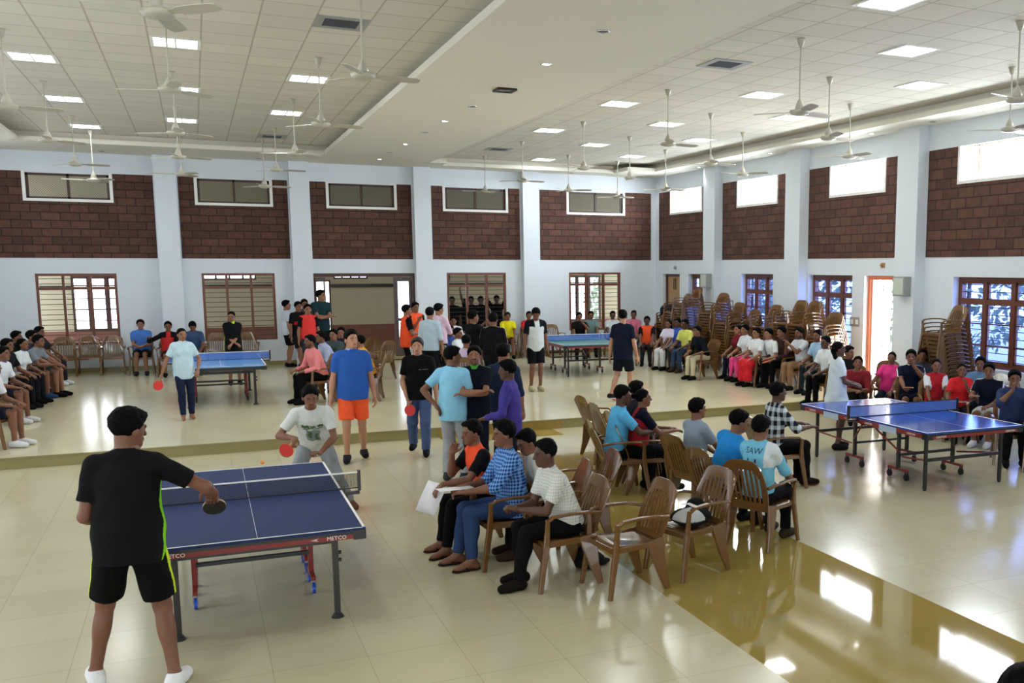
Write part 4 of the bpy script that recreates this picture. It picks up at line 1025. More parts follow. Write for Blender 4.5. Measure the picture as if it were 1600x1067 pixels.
    for sd in (1, -1):
        kn, an, fd = fp[sd]; H_ = hip[sd]
        back = unit(np.cross(np.cross(kn-H_, an-kn), an-kn)) if np.linalg.norm(np.cross(kn-H_, an-kn)) > 1e-3 else -Fp
        if np.dot(back, fd) > 0: back = -back
        B += [cone(H_, kn, .080*g, .052, .03), cone(kn, an, .050, .033, .02), ell(kn*.68+an*.32+back*.016, frame(unit(kn-an), fd), (.046, .05, .11), .03)]
        if legs in ('shorts', 'skirt') or shoes is None:
            gp = npv((0, 0, 1)); hl = an-fd*.035-gp*.045; tp = an+fd*.12-gp*.055
            B += [cone(an, hl, .034, .032, .02), cone(hl, tp, .03, .024, .02), cone(an, tp, .032, .022, .03), cone(tp, tp+fd*.04, .026, .016, .015)]
    subs = [(hp_(.031, .096, .006), .0105), (hp_(-.031, .096, .006), .0105)]
    P, Q = skin_surface([scale_prim(p, s) for p in B], vox, subs=[(p*s, r*s) for p, r in subs])
    # colours of the skin, eyes, brows, lips
    q = P/s-hc; hx = q@HR; hyy = q@HF; hz_ = q@HU; near = (np.abs(hx) < .1) & (np.abs(hyy) < .13) & (np.abs(hz_) < .13)
    sk = npv(C4(skin)); cols = np.tile(sk, (len(P), 1))
    ax_ = np.abs(hx); front = near & (hyy > .045); e = max(0, vox/s-.008)*.5
    m1 = front & (np.abs(ax_-.031) < .017+e*.5) & (np.abs(hz_-.029+.25*(ax_-.031)) < .0042+e*.5); cols[m1] = (.012, .009, .008, 1)
    m2 = front & (np.abs(ax_-.031) < .010+e) & (np.abs(hz_-.007) < .0045+e*.6); cols[m2] = (.022, .016, .014, 1)
    m2b = front & (np.abs(np.abs(ax_-.031)-.010) < .004) & (np.abs(hz_-.007) < .005) & (vox < .009); cols[m2b] = sk*npv((1.25, 1.25, 1.3, 1))
    m3 = front & (ax_ < .022+e) & (np.abs(hz_+.052) < .007+e*.5); cols[m3] = sk*npv((.75, .5, .5, 1))
    if beard:
        m4 = near & (hyy > .0) & (hz_ < -.045) & ((np.abs(hz_+.052) > .008) | (ax_ > .024)); cols[m4] = sk*npv((.45, .42, .42, 1))
        m5 = front & (ax_ < .03) & (np.abs(hz_+.036) < .008); cols[m5] = (.02, .015, .012, 1)
    crown = float(((hp_(0, -.012, .03)+HU*.1)*s)[2])
    top = ((hp_(0, -.02, .128))*s)
    ca, sa = 0, 0
    # place the figure
    if xy is None:
        wpt = onz(px[0], px[1], zf+top[2])
        az = math.atan2(wpt.x, wpt.y)                     # bearing from the camera
        fa = az+math.radians(face) if not isinstance(face, tuple) else math.atan2(*face)
        rz = -fa
        cx_, sx_ = math.cos(rz), math.sin(rz)
        lx, ly = top[0]*cx_-top[1]*sx_, top[0]*sx_+top[1]*cx_
        loc = (wpt.x-lx, wpt.y-ly, zf)
        lim = 26.35 if zf > .1 else 99
        if loc[1] > lim: loc = (loc[0]*lim/loc[1], lim, zf)
    else:
        az = math.atan2(xy[0], xy[1]); rz = -(az+math.radians(face)) if not isinstance(face, tuple) else -math.atan2(*face); loc = (xy[0], xy[1], zf)
    root = empty(name, loc, rz); tag(root, label, 'person', group)
    link_mesh('body', np_mesh('body', P, Q, M['skin'], cols), root)
    # ---- shirt
    vs = vox*1.05
    e_ = .016+.004*g
    T = [ell(pel+U*.345, TF, (.155*g+e_, .102*g+e_, .175), .05, 0), ell(pel+U*.14, TF, (.138*g+e_, .100*g+e_, .19), .06, 0), ell(pel+U*.02, (R0, Fw, U), ((.152 if sit else .166)*g+e_, (.112 if sit else .122)*g+e_, .42), .05, 0),
         cone(sh[1]*.9+CH_*.1, sh[-1]*.9+CH_*.1, .054, .054, .05, c=0), cone(neck0-U*.01, sh[1]*.8+CH_*.2, .048, .044, .03, c=0), cone(neck0-U*.01, sh[-1]*.8+CH_*.2, .048, .044, .03, c=0), cone(neck0-U*.04, neck0+U*.012, .070, .062, .02, clipb=True, c=0)]
    if fem: T += [ell(pel+U*.33+Fs*.075+Rs*.06, TF, (.06, .05, .06), .04), ell(pel+U*.33+Fs*.075-Rs*.06, TF, (.06, .05, .06), .04)]
    if hem >= .2:
        T += [cone(pel, pel-U*(hem*.6)+(Fw*.0), .15, .19, .05)]
    for sd in (1, -1):
        S, E_, Wp, hd = arm[sd]
        if sleeve == 'short':
            e1 = S+(E_-S)*.68; T += [cone(S, e1, .064*g, .058, .035, clipb=True, c=sd)]
        elif sleeve == 'half':
            T += [cone(S, E_, .063*g, .054, .03, c=sd), cone(E_, E_+(Wp-E_)*.2, .052, .050, .02, clipb=True, c=sd)]
        elif sleeve == 'long':
            T += [cone(S, E_, .062*g, .050, .03, c=sd), cone(E_, E_+(Wp-E_)*.93, .050, .038, .02, clipb=True, c=sd)]
    if sit and hem == .10: hem = .03
    cuts = [((pel-U*hem)*s, -U)]
    P, Q = skin_surface([scale_prim(p, s) for p in T], vs, cuts=cuts, folds=.0022)
    def tf(P): q = P/s-pel; return q@Rs, q@Fs, q@U
    tx, ty, tz = tf(P); base_ = npv(C4(shirt)); cols = np.tile(base_, (len(P), 1)); own = owner([scale_prim(p, s) for p in T], P); oc = npv([ (p[8] if p[0] == 'c' else p[5]) for p in T])[own]
    if side is not None: cols[(np.abs(tx) > .125) & (tz < .38) & (oc == 0) & (np.abs(ty) < .022)] = C4(side)
    if slcol is not None: cols[(oc != 0)] = C4(slcol)
    if vest is not None: cols[(oc != 0) | ((np.abs(tx) > .155*g) & (tz > .30))] = C4(vest)
    if yoke is not None: cols[(tz > .40) & (np.abs(tx) > .05) & (oc == 0)] = C4(yoke)
    if armstripe is not None:
        cols[(np.abs(ty) < .012) & (tz > .40) & (np.abs(tx) > .07) & (oc == 0)] = C4(armstripe)
        for j, p in enumerate(T):
            if p[0] == 'c' and p[8] != 0:
                dd = unit(p[2]-p[1]); q = P/s-p[1]; q = q-np.outer(q@dd, dd); lat = (q@unit(U*.5+Rs*p[8]*.86))/np.maximum(np.linalg.norm(q, axis=1), 1e-6); cols[(own == j) & (lat > .93)] = C4(armstripe)
    if shoulder is not None: cols[(tz > .28) & (tx > .10) & (ty < .05)] = C4(shoulder)
    if band is not None:
        for (bc, z0, z1) in band: cols[(tz > z0) & (tz < z1) & (oc == 0)] = C4(bc)
    so = link_mesh('shirt', np_mesh('shirt', P, Q, M[smat], cols), root)
    if collar is not None:
        K = [cone(neck0-U*.012, neck0+U*.028, .071, .062, .005, clipb=True), cone(neck0+Fs*.05-U*.02+Rs*.0, neck0+Fs*.055+Rs*.05-U*.04, .018, .012, .01), cone(neck0+Fs*.05-U*.02, neck0+Fs*.055-Rs*.05-U*.04, .018, .012, .01)]
        Pc, Qc = skin_surface([scale_prim(p, s) for p in K], min(vs, .011), cuts=[((neck0-U*.035)*s, -U)]); link_mesh('collar', np_mesh('collar', Pc, Qc, M['cloth'], np.tile(npv(C4(collar)), (len(Pc), 1))), so)
    # ---- legs
    L = []; lc = npv(C4(legcol)); b_ = baggy
    L += [ell(pel-U*.01, PF, (.150*g+.008, .108*g+.012, .12), .04)]
    for sd in (1, -1):
        kn, an, fd = fp[sd]; H_ = hip[sd]
        if legs == 'trousers':
            L += [cone(H_, kn, .092*g, .066+b_, .03, c=sd), cone(kn, kn+(an-kn)*.96, .064+b_, .052+b_, .02, clipb=True, c=sd)]
        elif legs == 'tight':
            L += [cone(H_, kn, .086*g, .057, .03, c=sd), cone(kn, kn+(an-kn)*.93, .056, .042, .02, clipb=True, c=sd)]
        elif legs == 'shorts':
            L += [cone(H_, H_+(kn-H_)*.84, .096*g, .092+b_, .03, clipb=True, c=sd)]
        elif legs == 'skirt':
            L += [cone(H_, kn, .10, .12, .06, c=sd), cone(kn, kn+(an-kn)*.9, .11, .10, .05, clipb=True, c=sd)]
    if legs in ('trousers', 'tight'):
        for sd in (1, -1):
            kn, an, fd = fp[sd]; back = unit(np.cross(np.cross(kn-hip[sd], an-kn), an-kn)) if np.linalg.norm(np.cross(kn-hip[sd], an-kn)) > 1e-3 else -Fp
            if np.dot(back, fd) > 0: back = -back
            L += [ell(kn*.68+an*.32+back*.016, frame(unit(kn-an), fd), (.058, .063, .13), .03, sd)]
    P, Q = skin_surface([scale_prim(p, s) for p in L], vs*1.05, folds=.0022)
    cols = np.tile(lc, (len(P), 1))
    if legside is not None:
        own = owner([scale_prim(p, s) for p in L], P)
        for j, p in enumerate(L):
            if p[0] == 'c':
                a_, b2_ = p[1], p[2]; dd = unit(b2_-a_); q = P/s-a_; q = q-np.outer(q@dd, dd); lat = q@Rp*p[8]/np.maximum(np.linalg.norm(q, axis=1), 1e-6)
                cols[(own == j) & (lat > .93)] = C4(legside)
    link_mesh({'trousers': 'trousers', 'tight': 'leggings', 'shorts': 'shorts', 'skirt': 'skirt'}[legs], np_mesh(legs, P, Q, M['cloth'], cols), root)
    # ---- hair
    k_ = .085 if fem else .082
    Hh = [ell(hp_(0, -.016, .040), HFr, (k_+.002, .103, .094), .02), ell(hp_(.02, .045, .088), HFr, (.045, .04, .026), .03), ell(hp_(-.025, -.02, .105), HFr, (.05, .06, .03), .03)]
    if hair == 'full': Hh = [ell(hp_(0, -.014, .042), HFr, (.090, .108, .098), .02), ell(hp_(0, .05, .085), HFr, (.06, .045, .03), .03)]
    if hair in ('ponytail', 'long', 'bun', 'braid'): Hh = [ell(hp_(0, -.018, .034), HFr, (.083, .100, .092), .02)]
    cutp = hp_(0, .064, .078) if hair != 'full' else hp_(0, .068, .076)
    nn = unit(HF*.80-HU*.60)
    P, Q = skin_surface([scale_prim(p, s) for p in Hh], min(vs, .013), cuts=[(cutp*s, nn)], bumps=.005 if hair in ('short', 'full') else 0, jag=.0035)
    ho = link_mesh('hair', np_mesh('hair', P, Q, M[haircol]), root)
    extra = []
    if hair == 'ponytail': extra = [cone(hp_(0, -.11, .03), hp_(0, -.15, -.03), .03, .03, .02), cone(hp_(0, -.15, -.03), hp_(0, -.13, -.2), .03, .015, .02)]
    if hair == 'braid': extra = [cone(hp_(0, -.09, -.02), hp_(.05, -.06, -.12), .04, .03, .02), cone(hp_(.05, -.06, -.12), hp_(.09, .06, -.26), .03, .02, .02)]
    if hair == 'long': extra = [cone(hp_(0, -.08, 0), hp_(0, -.10, -.2), .065, .05, .03), cone(hp_(.05, -.05, 0), hp_(.06, -.06, -.17), .035, .03, .03), cone(hp_(-.05, -.05, 0), hp_(-.06, -.06, -.17), .035, .03, .03)]
    if hair == 'bun': extra = [cone(hp_(0, -.115, .03), hp_(0, -.13, .03), .038, .035, .02)]
    if extra:
        P, Q = skin_surface([scale_prim(p, s) for p in extra], min(vs, .013)); link_mesh('hair_tail', np_mesh('hair_tail', P, Q, M[haircol]), ho)
    # ---- shoes
    if shoes is not None:
        for sd in (1, -1):
            kn, an, fd = fp[sd]; gp = npv((0, 0, 1)); hl = an-fd*.035-gp*.035; tp = an+fd*.15-gp*.045
            P, Q = skin_surface([scale_prim(p, s) for p in (cone(an-gp*.01, hl, .042, .044, .02), cone(hl, tp, .044, .038, .02), cone(an+gp*-.01, an+fd*.09-gp*.035, .042, .04, .03))], min(vs, .012), cuts=[((an-gp*.083)*s, npv((0, 0, -1))), ((an+gp*.025)*s, npv((0, 0, 1)))])
            cols = np.tile(npv(C4(shoes)), (len(P), 1))
            if sole is not None: cols[P[:, 2]/s < an[2]-.06] = C4(sole)
            link_mesh('shoe', np_mesh('shoe', P, Q, M['cloth'], cols), root)
    if sandals:
        for sd in (1, -1):
            kn, an, fd = fp[sd]; gp = npv((0, 0, 1)); g0 = an-gp*.072; sr = np.cross(fd, gp)
            P, Q = skin_surface([scale_prim(p, s) for p in (cone(g0-fd*.04, g0+fd*.14, .038, .044, .02),)], min(vs, .012), cuts=[((an-gp*.084)*s, -gp), ((an-gp*.070)*s, gp)])
            so_ = link_mesh('sandal', np_mesh('sandal', P, Q, M['cloth'], np.tile(npv(srgb(40, 28, 24)), (len(P), 1))), root)
            P, Q = skin_surface([scale_prim(p, s) for p in (cone(g0+fd*.05+sr*.045, g0+fd*.075+gp*.034, .010, .010, .01), cone(g0+fd*.05-sr*.045, g0+fd*.075+gp*.034, .010, .010, .01), cone(g0+fd*.075+gp*.034, g0+fd*.12, .009, .008, .01))], .008)
            link_mesh('sandal_strap', np_mesh('sandal_strap', P, Q, M['cloth'], np.tile(npv(srgb(30, 22, 20)), (len(P), 1))), so_)
    info = dict(root=root, s=s, arm={k: [v[0]*s, v[1]*s, v[2]*s, v[3]] for k, v in arm.items()}, loc=Vector(loc), rz=rz, torso=(pel*s, Rs, Fs, U), shirt=so, head=(hc*s, HR, HF, HU))
    PEOPLE.append(info); return info
PEOPLE = []
def scale_prim(p, s):
    if p[0] == 'c': return ('c', p[1]*s, p[2]*s, p[3]*s, p[4]*s, p[5]*s, p[6], p[7], p[8])
    return ('e', p[1]*s, p[2], p[3]*s, p[4]*s, p[5])
def to_world(info, v):
    c, s_ = math.cos(info['rz']), math.sin(info['rz']); return Vector((v[0]*c-v[1]*s_, v[0]*s_+v[1]*c, v[2]))+info['loc']
def dir_world(info, v):
    c, s_ = math.cos(info['rz']), math.sin(info['rz']); return Vector((v[0]*c-v[1]*s_, v[0]*s_+v[1]*c, v[2]))
# ================================================================ the people
def wp(px, py, Y):
    d = CR*((px-CXP)/F_PX)-CU*((py-CYP)/F_PX)+CW; t = Y/d.y; return (d.x*t, Y, CAMH+d.z*t, 1)
def S(label, px, zf, clabel, cgroup, cold=0, **kw):
    i = person(label, px, zf, sit=True, **kw)
    put_chair(i['loc'].x, i['loc'].y, zf, i['rz'], clabel, cgroup); return i
bat0 = None
def bat(info, sd, label, twist=0.0, out=.0, red=True, nrm=None):
    """a table tennis bat held in hand sd of a figure"""
    global bat0
    if bat0 is None:
        bat0 = empty('table_tennis_bat')
        b = MB(); b.lathe((0, 0, .115), [(.001, 0)], 3) if 0 else None
        n = 28; V = []
        for y in (-.006, .006):
            V += [(.076*math.sin(2*PI*i/n), y, .118+.082*math.cos(2*PI*i/n)) for i in range(n)]
        b = MB(); b.add(V, [tuple(range(n)), tuple(reversed(range(n, 2*n)))]+[(i, n+i, n+(i+1) % n, (i+1) % n) for i in range(n)]); reg(b.build('blade', M['ply'], bat0))
        for y, m_, nm in ((-.0085, 'rub_red', 'rubber_sheet'), (.0065, 'rub_black', 'rubber_sheet')):
            V = []
            for yy in (y, y+.002): V += [(.074*math.sin(2*PI*i/n), yy, .120+.079*math.cos(2*PI*i/n)) for i in range(n)]
            b = MB(); b.add(V, [tuple(range(n)), tuple(reversed(range(n, 2*n)))]+[(i, n+i, n+(i+1) % n, (i+1) % n) for i in range(n)]); reg(b.build(nm, M[m_], bat0))
        b = MB(); b.sweep([(0, 0, -.055), (0, 0, .0), (0, 0, .05)], [.034, .028, .03], [.026, .022, .02], (1, 0, 0), bev=.3); reg(b.build('handle', M['ply'], bat0)); o = bat0
    else: o = copy_tree(bat0)
    S_, E_, W_, hd = info['arm'][sd]; hd = unit(hd)
    pos = W_+hd*.085; z = unit(hd+npv((0, 0, out)))
    nr = npv((0, 1, 0)) if nrm is None else npv(nrm); y_ = unit(nr-z*np.dot(nr, z)); x_ = np.cross(y_, z)
    if not red: y_ = -y_; x_ = -x_
    m_ = Matrix.Identity(4); p = to_world(info, pos)
    for k, v in enumerate((x_, y_, z)):
        v = dir_world(info, v)
        for r_ in range(3): m_[r_][k] = v[r_]
    for r_ in range(3): m_[r_][3] = p[r_]
    o.matrix_world = m_; tag(o, label, 'bat', 'table tennis bats'); return o
M['rub_red'] = mat('red_rubber', srgb(200, 38, 34), .6); M['rub_black'] = mat('black_bat_rubber', srgb(22, 22, 24), .6)
M['paper'] = mat('white_paper', srgb(222, 220, 226), .7)
def sheet(label, c, size, rot, name='paper_sheet', cat='paper', m_=None, grp=None):
    b = MB(); w, h = size; V = []; n = 6
    for dz in (0, .0015):
        for i in range(n+1): V += [(-w/2+w*i/n, -h/2, dz+.006*math.sin(PI*i/n)), (-w/2+w*i/n, h/2, dz+.006*math.sin(PI*i/n))]
    N = 2*(n+1); F = []
    for i in range(n): a = 2*i; F += [(a, a+1, a+3, a+2), (N+a, N+a+2, N+a+3, N+a+1), (a, a+2, N+a+2, N+a), (a+1, N+a+1, N+a+3, a+3)]
    F += [(0, N, N+1, 1), (N-2, N-1, 2*N-1, 2*N-2)]
    b.add(V, F, 0, True); o = b.build(name, m_ or M['paper'], None, c); o.rotation_euler = rot; tag(o, label, cat, grp); return o
WHT = (214, 220, 226)
# ---- nearest player
i = person('player in black shirt and shorts with back to camera reaching over the nearest table', None, 0, h=1.88, xy=(-.47, 6.85), face=6, vox=.0065, lean=.10, twist=-.15, tilt=.02, head=(.75, -.18), hz=.90,
    feet=((.20, -.10, .35), (-.24, .13, -.25)), hands=((.44, .26, 1.12), (-.16, .26, .98)), hdir=((.05, .5, -.6), (.6, .5, -.2)), poles=((.7, -.4, -.35), (-.35, -.6, -.8)), curl=(1.2, .6), skin='m',
    shirt=(26, 26, 28), side=(130, 205, 30), collar=(30, 30, 32), legs='shorts', legcol=(20, 20, 22), legside=(200, 220, 40), shoes=(225, 225, 228), sole=(240, 240, 240), hair='full', bulk=1.06, hem=.12)
bat(i, 1, 'black bat in the right hand of the nearest player', red=True, nrm=(0, -1, .1))
# ---- opponent
i = person('crouching player in white printed shirt and grey track pants beyond the nearest table', None, 0, h=1.70, xy=(1.12, 11.18), face=186, vox=.0075, lean=.62, twist=.05, head=(-.15, -.32), hz=.80,
    feet=((.30, .10, .5), (-.34, -.05, -.5)), hands=(wp(462, 685, 10.75), wp(500, 708, 10.72)), hdir=((.25, .5, -.3), (.4, .5, .2)), curl=(1.3, 1.2), poles=((.8, -.4, -.3), (-.8, -.4, -.3)), skin='m', shirt=(205, 208, 205), legs='trousers', legcol=(142, 146, 152), baggy=.012,
    shoes=(104, 70, 56), hair='full', kpole=(0, 1, .1), hem=.12)
opp = i
bat(i, 1, 'red bat held by the crouching player in the white printed shirt', nrm=(0, -1, 0), out=0)
# green and grey print on the white shirt, wrapped onto the cloth
def project_print(info, items, m_, name, off=.004, back=False):
    """items: (text or None, x, z, size) in torso coordinates, dropped onto the shirt surface"""
    from mathutils.bvhtree import BVHTree
    me = info['shirt'].data; bvh = BVHTree.FromPolygons([v.co[:] for v in me.vertices], [p.vertices[:] for p in me.polygons])
    pel, Rs, Fs, U = info['torso']; sg = -1 if back else 1; mx = 1 if back else -1
    for (s_, x, z, size, mm) in items:
        c = bpy.data.curves.new('print', 'FONT'); c.body = s_; c.size = size; c.align_x = 'CENTER'; c.resolution_u = 3
        t_ = bpy.data.objects.new('tmp', c); m2 = bpy.data.meshes.new_from_object(t_); bpy.data.objects.remove(t_)
        for v in m2.vertices:
            a = pel+Rs*(mx*(v.co.x+x))+U*(z+v.co.y); o_ = Vector(a+Fs*sg*.6)
            hit = bvh.ray_cast(o_, Vector(-Fs*sg)); 
            v.co = (hit[0]+Vector(Fs*sg*off)) if hit[0] is not None else Vector(a+Fs*sg*.12)
        m2.materials.clear(); m2.materials.append(mm); o = bpy.data.objects.new(name, m2); COL.objects.link(o); o.parent = info['shirt']
M['printgreen'] = mat('green_shirt_print', srgb(70, 96, 60), .8); M['printgrey'] = mat('grey_shirt_print', srgb(120, 132, 130), .8); M['printdark'] = mat('dark_navy_print', srgb(24, 28, 60), .8); M['printwhite'] = mat('white_print', srgb(220, 222, 225), .8)
def blot(info, pts, mm, name, off=.004, back=False):
    from mathutils.bvhtree import BVHTree
    me = info['shirt'].data; bvh = BVHTree.FromPolygons([v.co[:] for v in me.vertices], [p.vertices[:] for p in me.polygons]); pel, Rs, Fs, U = info['torso']; sg = -1 if back else 1; mx = 1 if back else -1
    b = MB()
    for (x0, x1, z0, z1, ph) in pts:
        nx = max(2, int((x1-x0)/.012)); nz_ = max(2, int((z1-z0)/.012)); V = []
        for j in range(nz_+1):
            for i_ in range(nx+1):
                u_, w_ = i_/nx, j/nz_; x = x0+(x1-x0)*u_+.006*math.sin(9*w_+ph); z = z0+(z1-z0)*w_+.006*math.sin(11*u_+ph)
                a = pel+Rs*(mx*x)+U*z; h_ = bvh.ray_cast(Vector(a+Fs*sg*.6), Vector(-Fs*sg)); V.append((h_[0]+Vector(Fs*sg*off)) if h_[0] is not None else Vector(a+Fs*sg*.12))
        F = [(j*(nx+1)+i_, j*(nx+1)+i_+1, (j+1)*(nx+1)+i_+1, (j+1)*(nx+1)+i_) for j in range(nz_) for i_ in range(nx)]
        b.add(V, F, 0, True)
    o = b.build(name, mm, info['shirt']); return o
blot(opp, [(-.11, -.03, .33, .37, 0), (-.02, .04, .335, .36, 1), (.05, .11, .34, .37, 2), (-.10, .10, .315, .328, 3)], M['printgreen'], 'shirt_print')
blot(opp, [(-.07, .07, .16, .30, 1)], M['printgrey'], 'shirt_picture', .003)
blot(opp, [(-.05, -.01, .20, .28, 2), (.02, .05, .18, .26, 0)], M['printgreen'], 'shirt_picture_detail', .005)
# ---- standing near the middle
i = person('man in blue polo shirt and bright orange shorts walking towards the camera', (547, 515), 0, h=1.87, face=178, vox=.0085, head=(-.45, 0), feet=((.10, .0, .1), (-.12, -.22, -.1, .02)), hands=((.27, .08, .84), (-.27, -.03, .84)), poles=((.4, -.8, 0), (-.4, -.8, 0)),
    skin='f', shirt=(44, 88, 168), collar=(130, 170, 220), legs='shorts', legcol=(240, 92, 50), shoes=(40, 38, 42), bulk=1.08, hair='short')
i = person('young man in black t-shirt and blue jeans holding a red bat at his side', (652, 527), 0, h=1.73, face=184, vox=.008, head=(.05, -.05), feet=((.12, -.22, .1, .05), (-.08, .05, -.05)), hands=((.17, .12, .88), (-.24, 0, .84)), poles=((.6, -.8, 0), (-.4, -.8, 0)),
    skin='f', shirt=(20, 20, 24), legcol=(68, 84, 122), shoes=(24, 26, 34), hair='full', haircol='hairbrown', baggy=.01, curl=(1.1, .4), hdir=((-.2, .2, -.8), None))
bat(i, 1, 'red bat in the hand of the man in the black t-shirt', nrm=(0, -1, 0)); project_print(i, [('—  ——', .075, .33, .035, M['printwhite'])], None, 'chest_print')
i = person('man in light blue t-shirt with dark collar and grey track pants, back to camera', (705, 541), 0, h=1.74, face=22, vox=.008, head=(.9, 0), feet=((.12, .03, .2), (-.10, 0, -.2)), hands=((.27, .12, .80), (-.18, -.12, .98)), poles=((.5, -.8, 0), (-.9, -.2, 0)),
    skin='m', shirt=(136, 196, 226), collar=(36, 50, 84), legcol=(150, 152, 158), shoes=(70, 70, 74), baggy=.012, hair='full', hem=.14)
i = person('man in dark tracksuit top with green stripes, arms crossed, facing the camera', (741, 540), 0, h=1.74, face=184, vox=.008, head=(0, 0), hands=((-.10, .24, 1.16), (.10, .25, 1.12)), poles=((.9, .1, -.5), (-.9, .1, -.5)), hdir=((-.8, .1, .2), (.8, .1, .2)), skin='l', beard=1,
    shirt=(20, 26, 42), collar=(70, 150, 60), slcol=(24, 32, 46), armstripe=(70, 170, 70), legcol=(22, 28, 48), hair='full', hem=.12)
i = person('man in purple long-sleeved shirt standing and facing left', (793, 562), 0, h=1.68, face=-78, vox=.008, head=(-.1, -.1), hands=((.2, .05, .82), (-.16, .26, 1.04)), sleeve='long', shirt=(66, 56, 132), collar=(70, 60, 140), legcol=(40, 38, 46), skin='d', hair='full', poles=((.5, -.8, 0), (-.5, -.8, 0)))
i = person('man in dark blue shirt behind the man in purple, turned away', (785, 537), 0, h=1.74, face=20, vox=.009, head=(.3, 0), shirt=(40, 52, 82), slcol=(36, 48, 78), legcol=(30, 34, 50), skin='l', hair='full', sleeve='half')
# ---- officials seated on the left-facing chairs
W_ = (-1, -.12)
i = S('seated man in bright orange vest over black shirt, hand on chin', (737, 656), 0, 'brown armchair under the man in the orange vest', 'occupied chairs in the central rows', h=1.70, face=W_, vox=.0075, lean=.30, head=(-.1, -.1), hands=((.07, .29, .97), (-.22, .50, .74)), hdir=((.0, -.3, .9), (0, .6, -.5)), poles=((.3, .3, -1), (-.3, .1, -1)), curl=(1.4, .5),
    skin='m', shirt=(236, 84, 48), vest=(24, 24, 28), legcol=(22, 22, 26), shoes=None, sandals=True, hair='short', feet=((.12, .40, .1), (-.12, .44, -.1)))
i1 = i
a_ = to_world(i1, i1['arm'][-1][2]); sheet('white paper sheets held by the seated man in the orange vest', (a_.x-.10, a_.y+.02, a_.z-.12), (.30, .21), (.3, -1.0, .5), m_=M['paper'])
i = S('seated man in blue checked shirt and jeans holding a clipboard', (788, 656), 0, 'brown armchair under the man in the blue checked shirt', 'occupied chairs in the central rows', h=1.78, face=(-1, -.02), vox=.007, lean=.10, head=(0, -.08), hands=((.10, .34, .70), (-.14, .40, .70)), hdir=((-.3, .8, 0), (.3, .8, 0)), curl=(.8, .8),
    skin='m', shirt=(120, 170, 226), smat='check', sleeve='half', legcol=(46, 66, 104), shoes=None, sandals=True, hair='full', feet=((.10, .42, .0), (-.14, .36, -.05)), bulk=1.05, hem=.08)
i2 = i
a_ = to_world(i2, npv((0, .48, .735))); sheet('brown clipboard with paper in the lap of the man in blue checks', (a_.x, a_.y, a_.z), (.24, .32), (0, .1, i2['rz']), 'clipboard', 'clipboard', M['paper'])
S('seated man in white shirt bent forward behind the man in blue checks', (818, 672), 0, 'brown armchair behind the man in blue checks', 'occupied chairs in the central rows', h=1.66, face=(-1, .1), vox=.009, lean=.45, head=(-.3, -.4), skin='m', shirt=(206, 204, 192), legcol=(30, 28, 30), shoes=(66, 48, 38), hair='short', sleeve='half')
i = S('seated man in white pinstriped shirt and black trousers, hands clasped', (852, 686), 0, 'brown armchair under the man in the pinstriped shirt', 'occupied chairs in the central rows', h=1.70, face=(-1, -.05), vox=.007, lean=.34, head=(.0, -.1), hands=((.04, .40, .70), (-.04, .41, .70)), hdir=((-.3, .7, .2), (.3, .7, .2)), curl=(1.2, 1.2),
    skin='d', shirt=(206, 206, 200), smat='pinstripe', legcol=(20, 20, 22), shoes=(34, 28, 26), hair='short', collar=(206, 206, 200), feet=((.10, .34, .1), (-.10, .44, -.05)), bulk=1.05)
# ---- spectators facing right in the central rows
G2 = 'occupied chairs facing the right-hand table'
i = S('seated man in sky blue t-shirt and dark trousers, third in the near left group', (972, 602), 0, 'brown armchair under the man in the sky blue t-shirt', G2, h=1.74, face=(1, -.12), vox=.0085, lean=.14, head=(.1, -.1), hands=((.12, .42, .74), (-.10, .42, .72)), skin='d', shirt=(86, 172, 220), legcol=(22, 24, 30), shoes=(30, 28, 30), hair='short')
i = S('seated woman in navy and red top with dark hair tied back', (1003, 607), 0, 'brown armchair under the woman in the navy and red top', G2, h=1.62, face=(1, -.15), vox=.009, lean=.12, fem=True, head=(.1, 0), hands=((.1, .40, .78), (-.1, .40, .78)), skin='m', shirt=(170, 36, 46), slcol=(24, 28, 48), yoke=(24, 28, 48), legcol=(26, 28, 40), shoes=(40, 36, 40), hair='bun')
i = S('dark-haired person mostly hidden behind the woman in navy and red', (993, 595), 0, 'brown armchair at the far end of the near left group', G2, h=1.66, face=(1, -.1), vox=.010, lean=.1, skin='m', shirt=(40, 40, 52), legcol=(30, 30, 36), hair='full')
i = S('seated man in grey t-shirt facing away to the right', (1088, 622), 0, 'brown armchair under the man in the grey t-shirt', G2, h=1.66, face=(1, .12), vox=.0085, lean=.05, head=(.1, 0), skin='m', shirt=(132, 146, 160), legcol=(36, 38, 46), hair='full')
i = S('seated man in bright blue t-shirt leaning to his right', (1156, 640), 0, 'brown armchair under the man in the bright blue t-shirt', G2, h=1.70, face=(1, .2), vox=.008, lean=.22, tilt=.22, head=(.35, -.2), skin='m', shirt=(38, 134, 208), legcol=(26, 28, 34), shoes=(30, 30, 34), hair='full')
i = S('seated man in light blue team shirt with lettering and number on the back', (1188, 649), 0, 'brown armchair under the man in the lettered team shirt', G2, h=1.68, face=(.93, .50), vox=.007, lean=.05, head=(.1, 0), hands=((.16, .34, .62), (-.16, .34, .62)), skin='m', shirt=(112, 184, 214), shoulder=(206, 214, 220), legcol=(20, 20, 24), shoes=(60, 54, 44), hair='full', sleeve='half', feet=((.12, .30, .1), (-.12, .40, -.1)))
saw = i
project_print(i, [('SAW', -.01, .40, .085, M['printdark']), ('11', -.02, .235, .17, M['printdark'])], None, 'back_print', back=True)
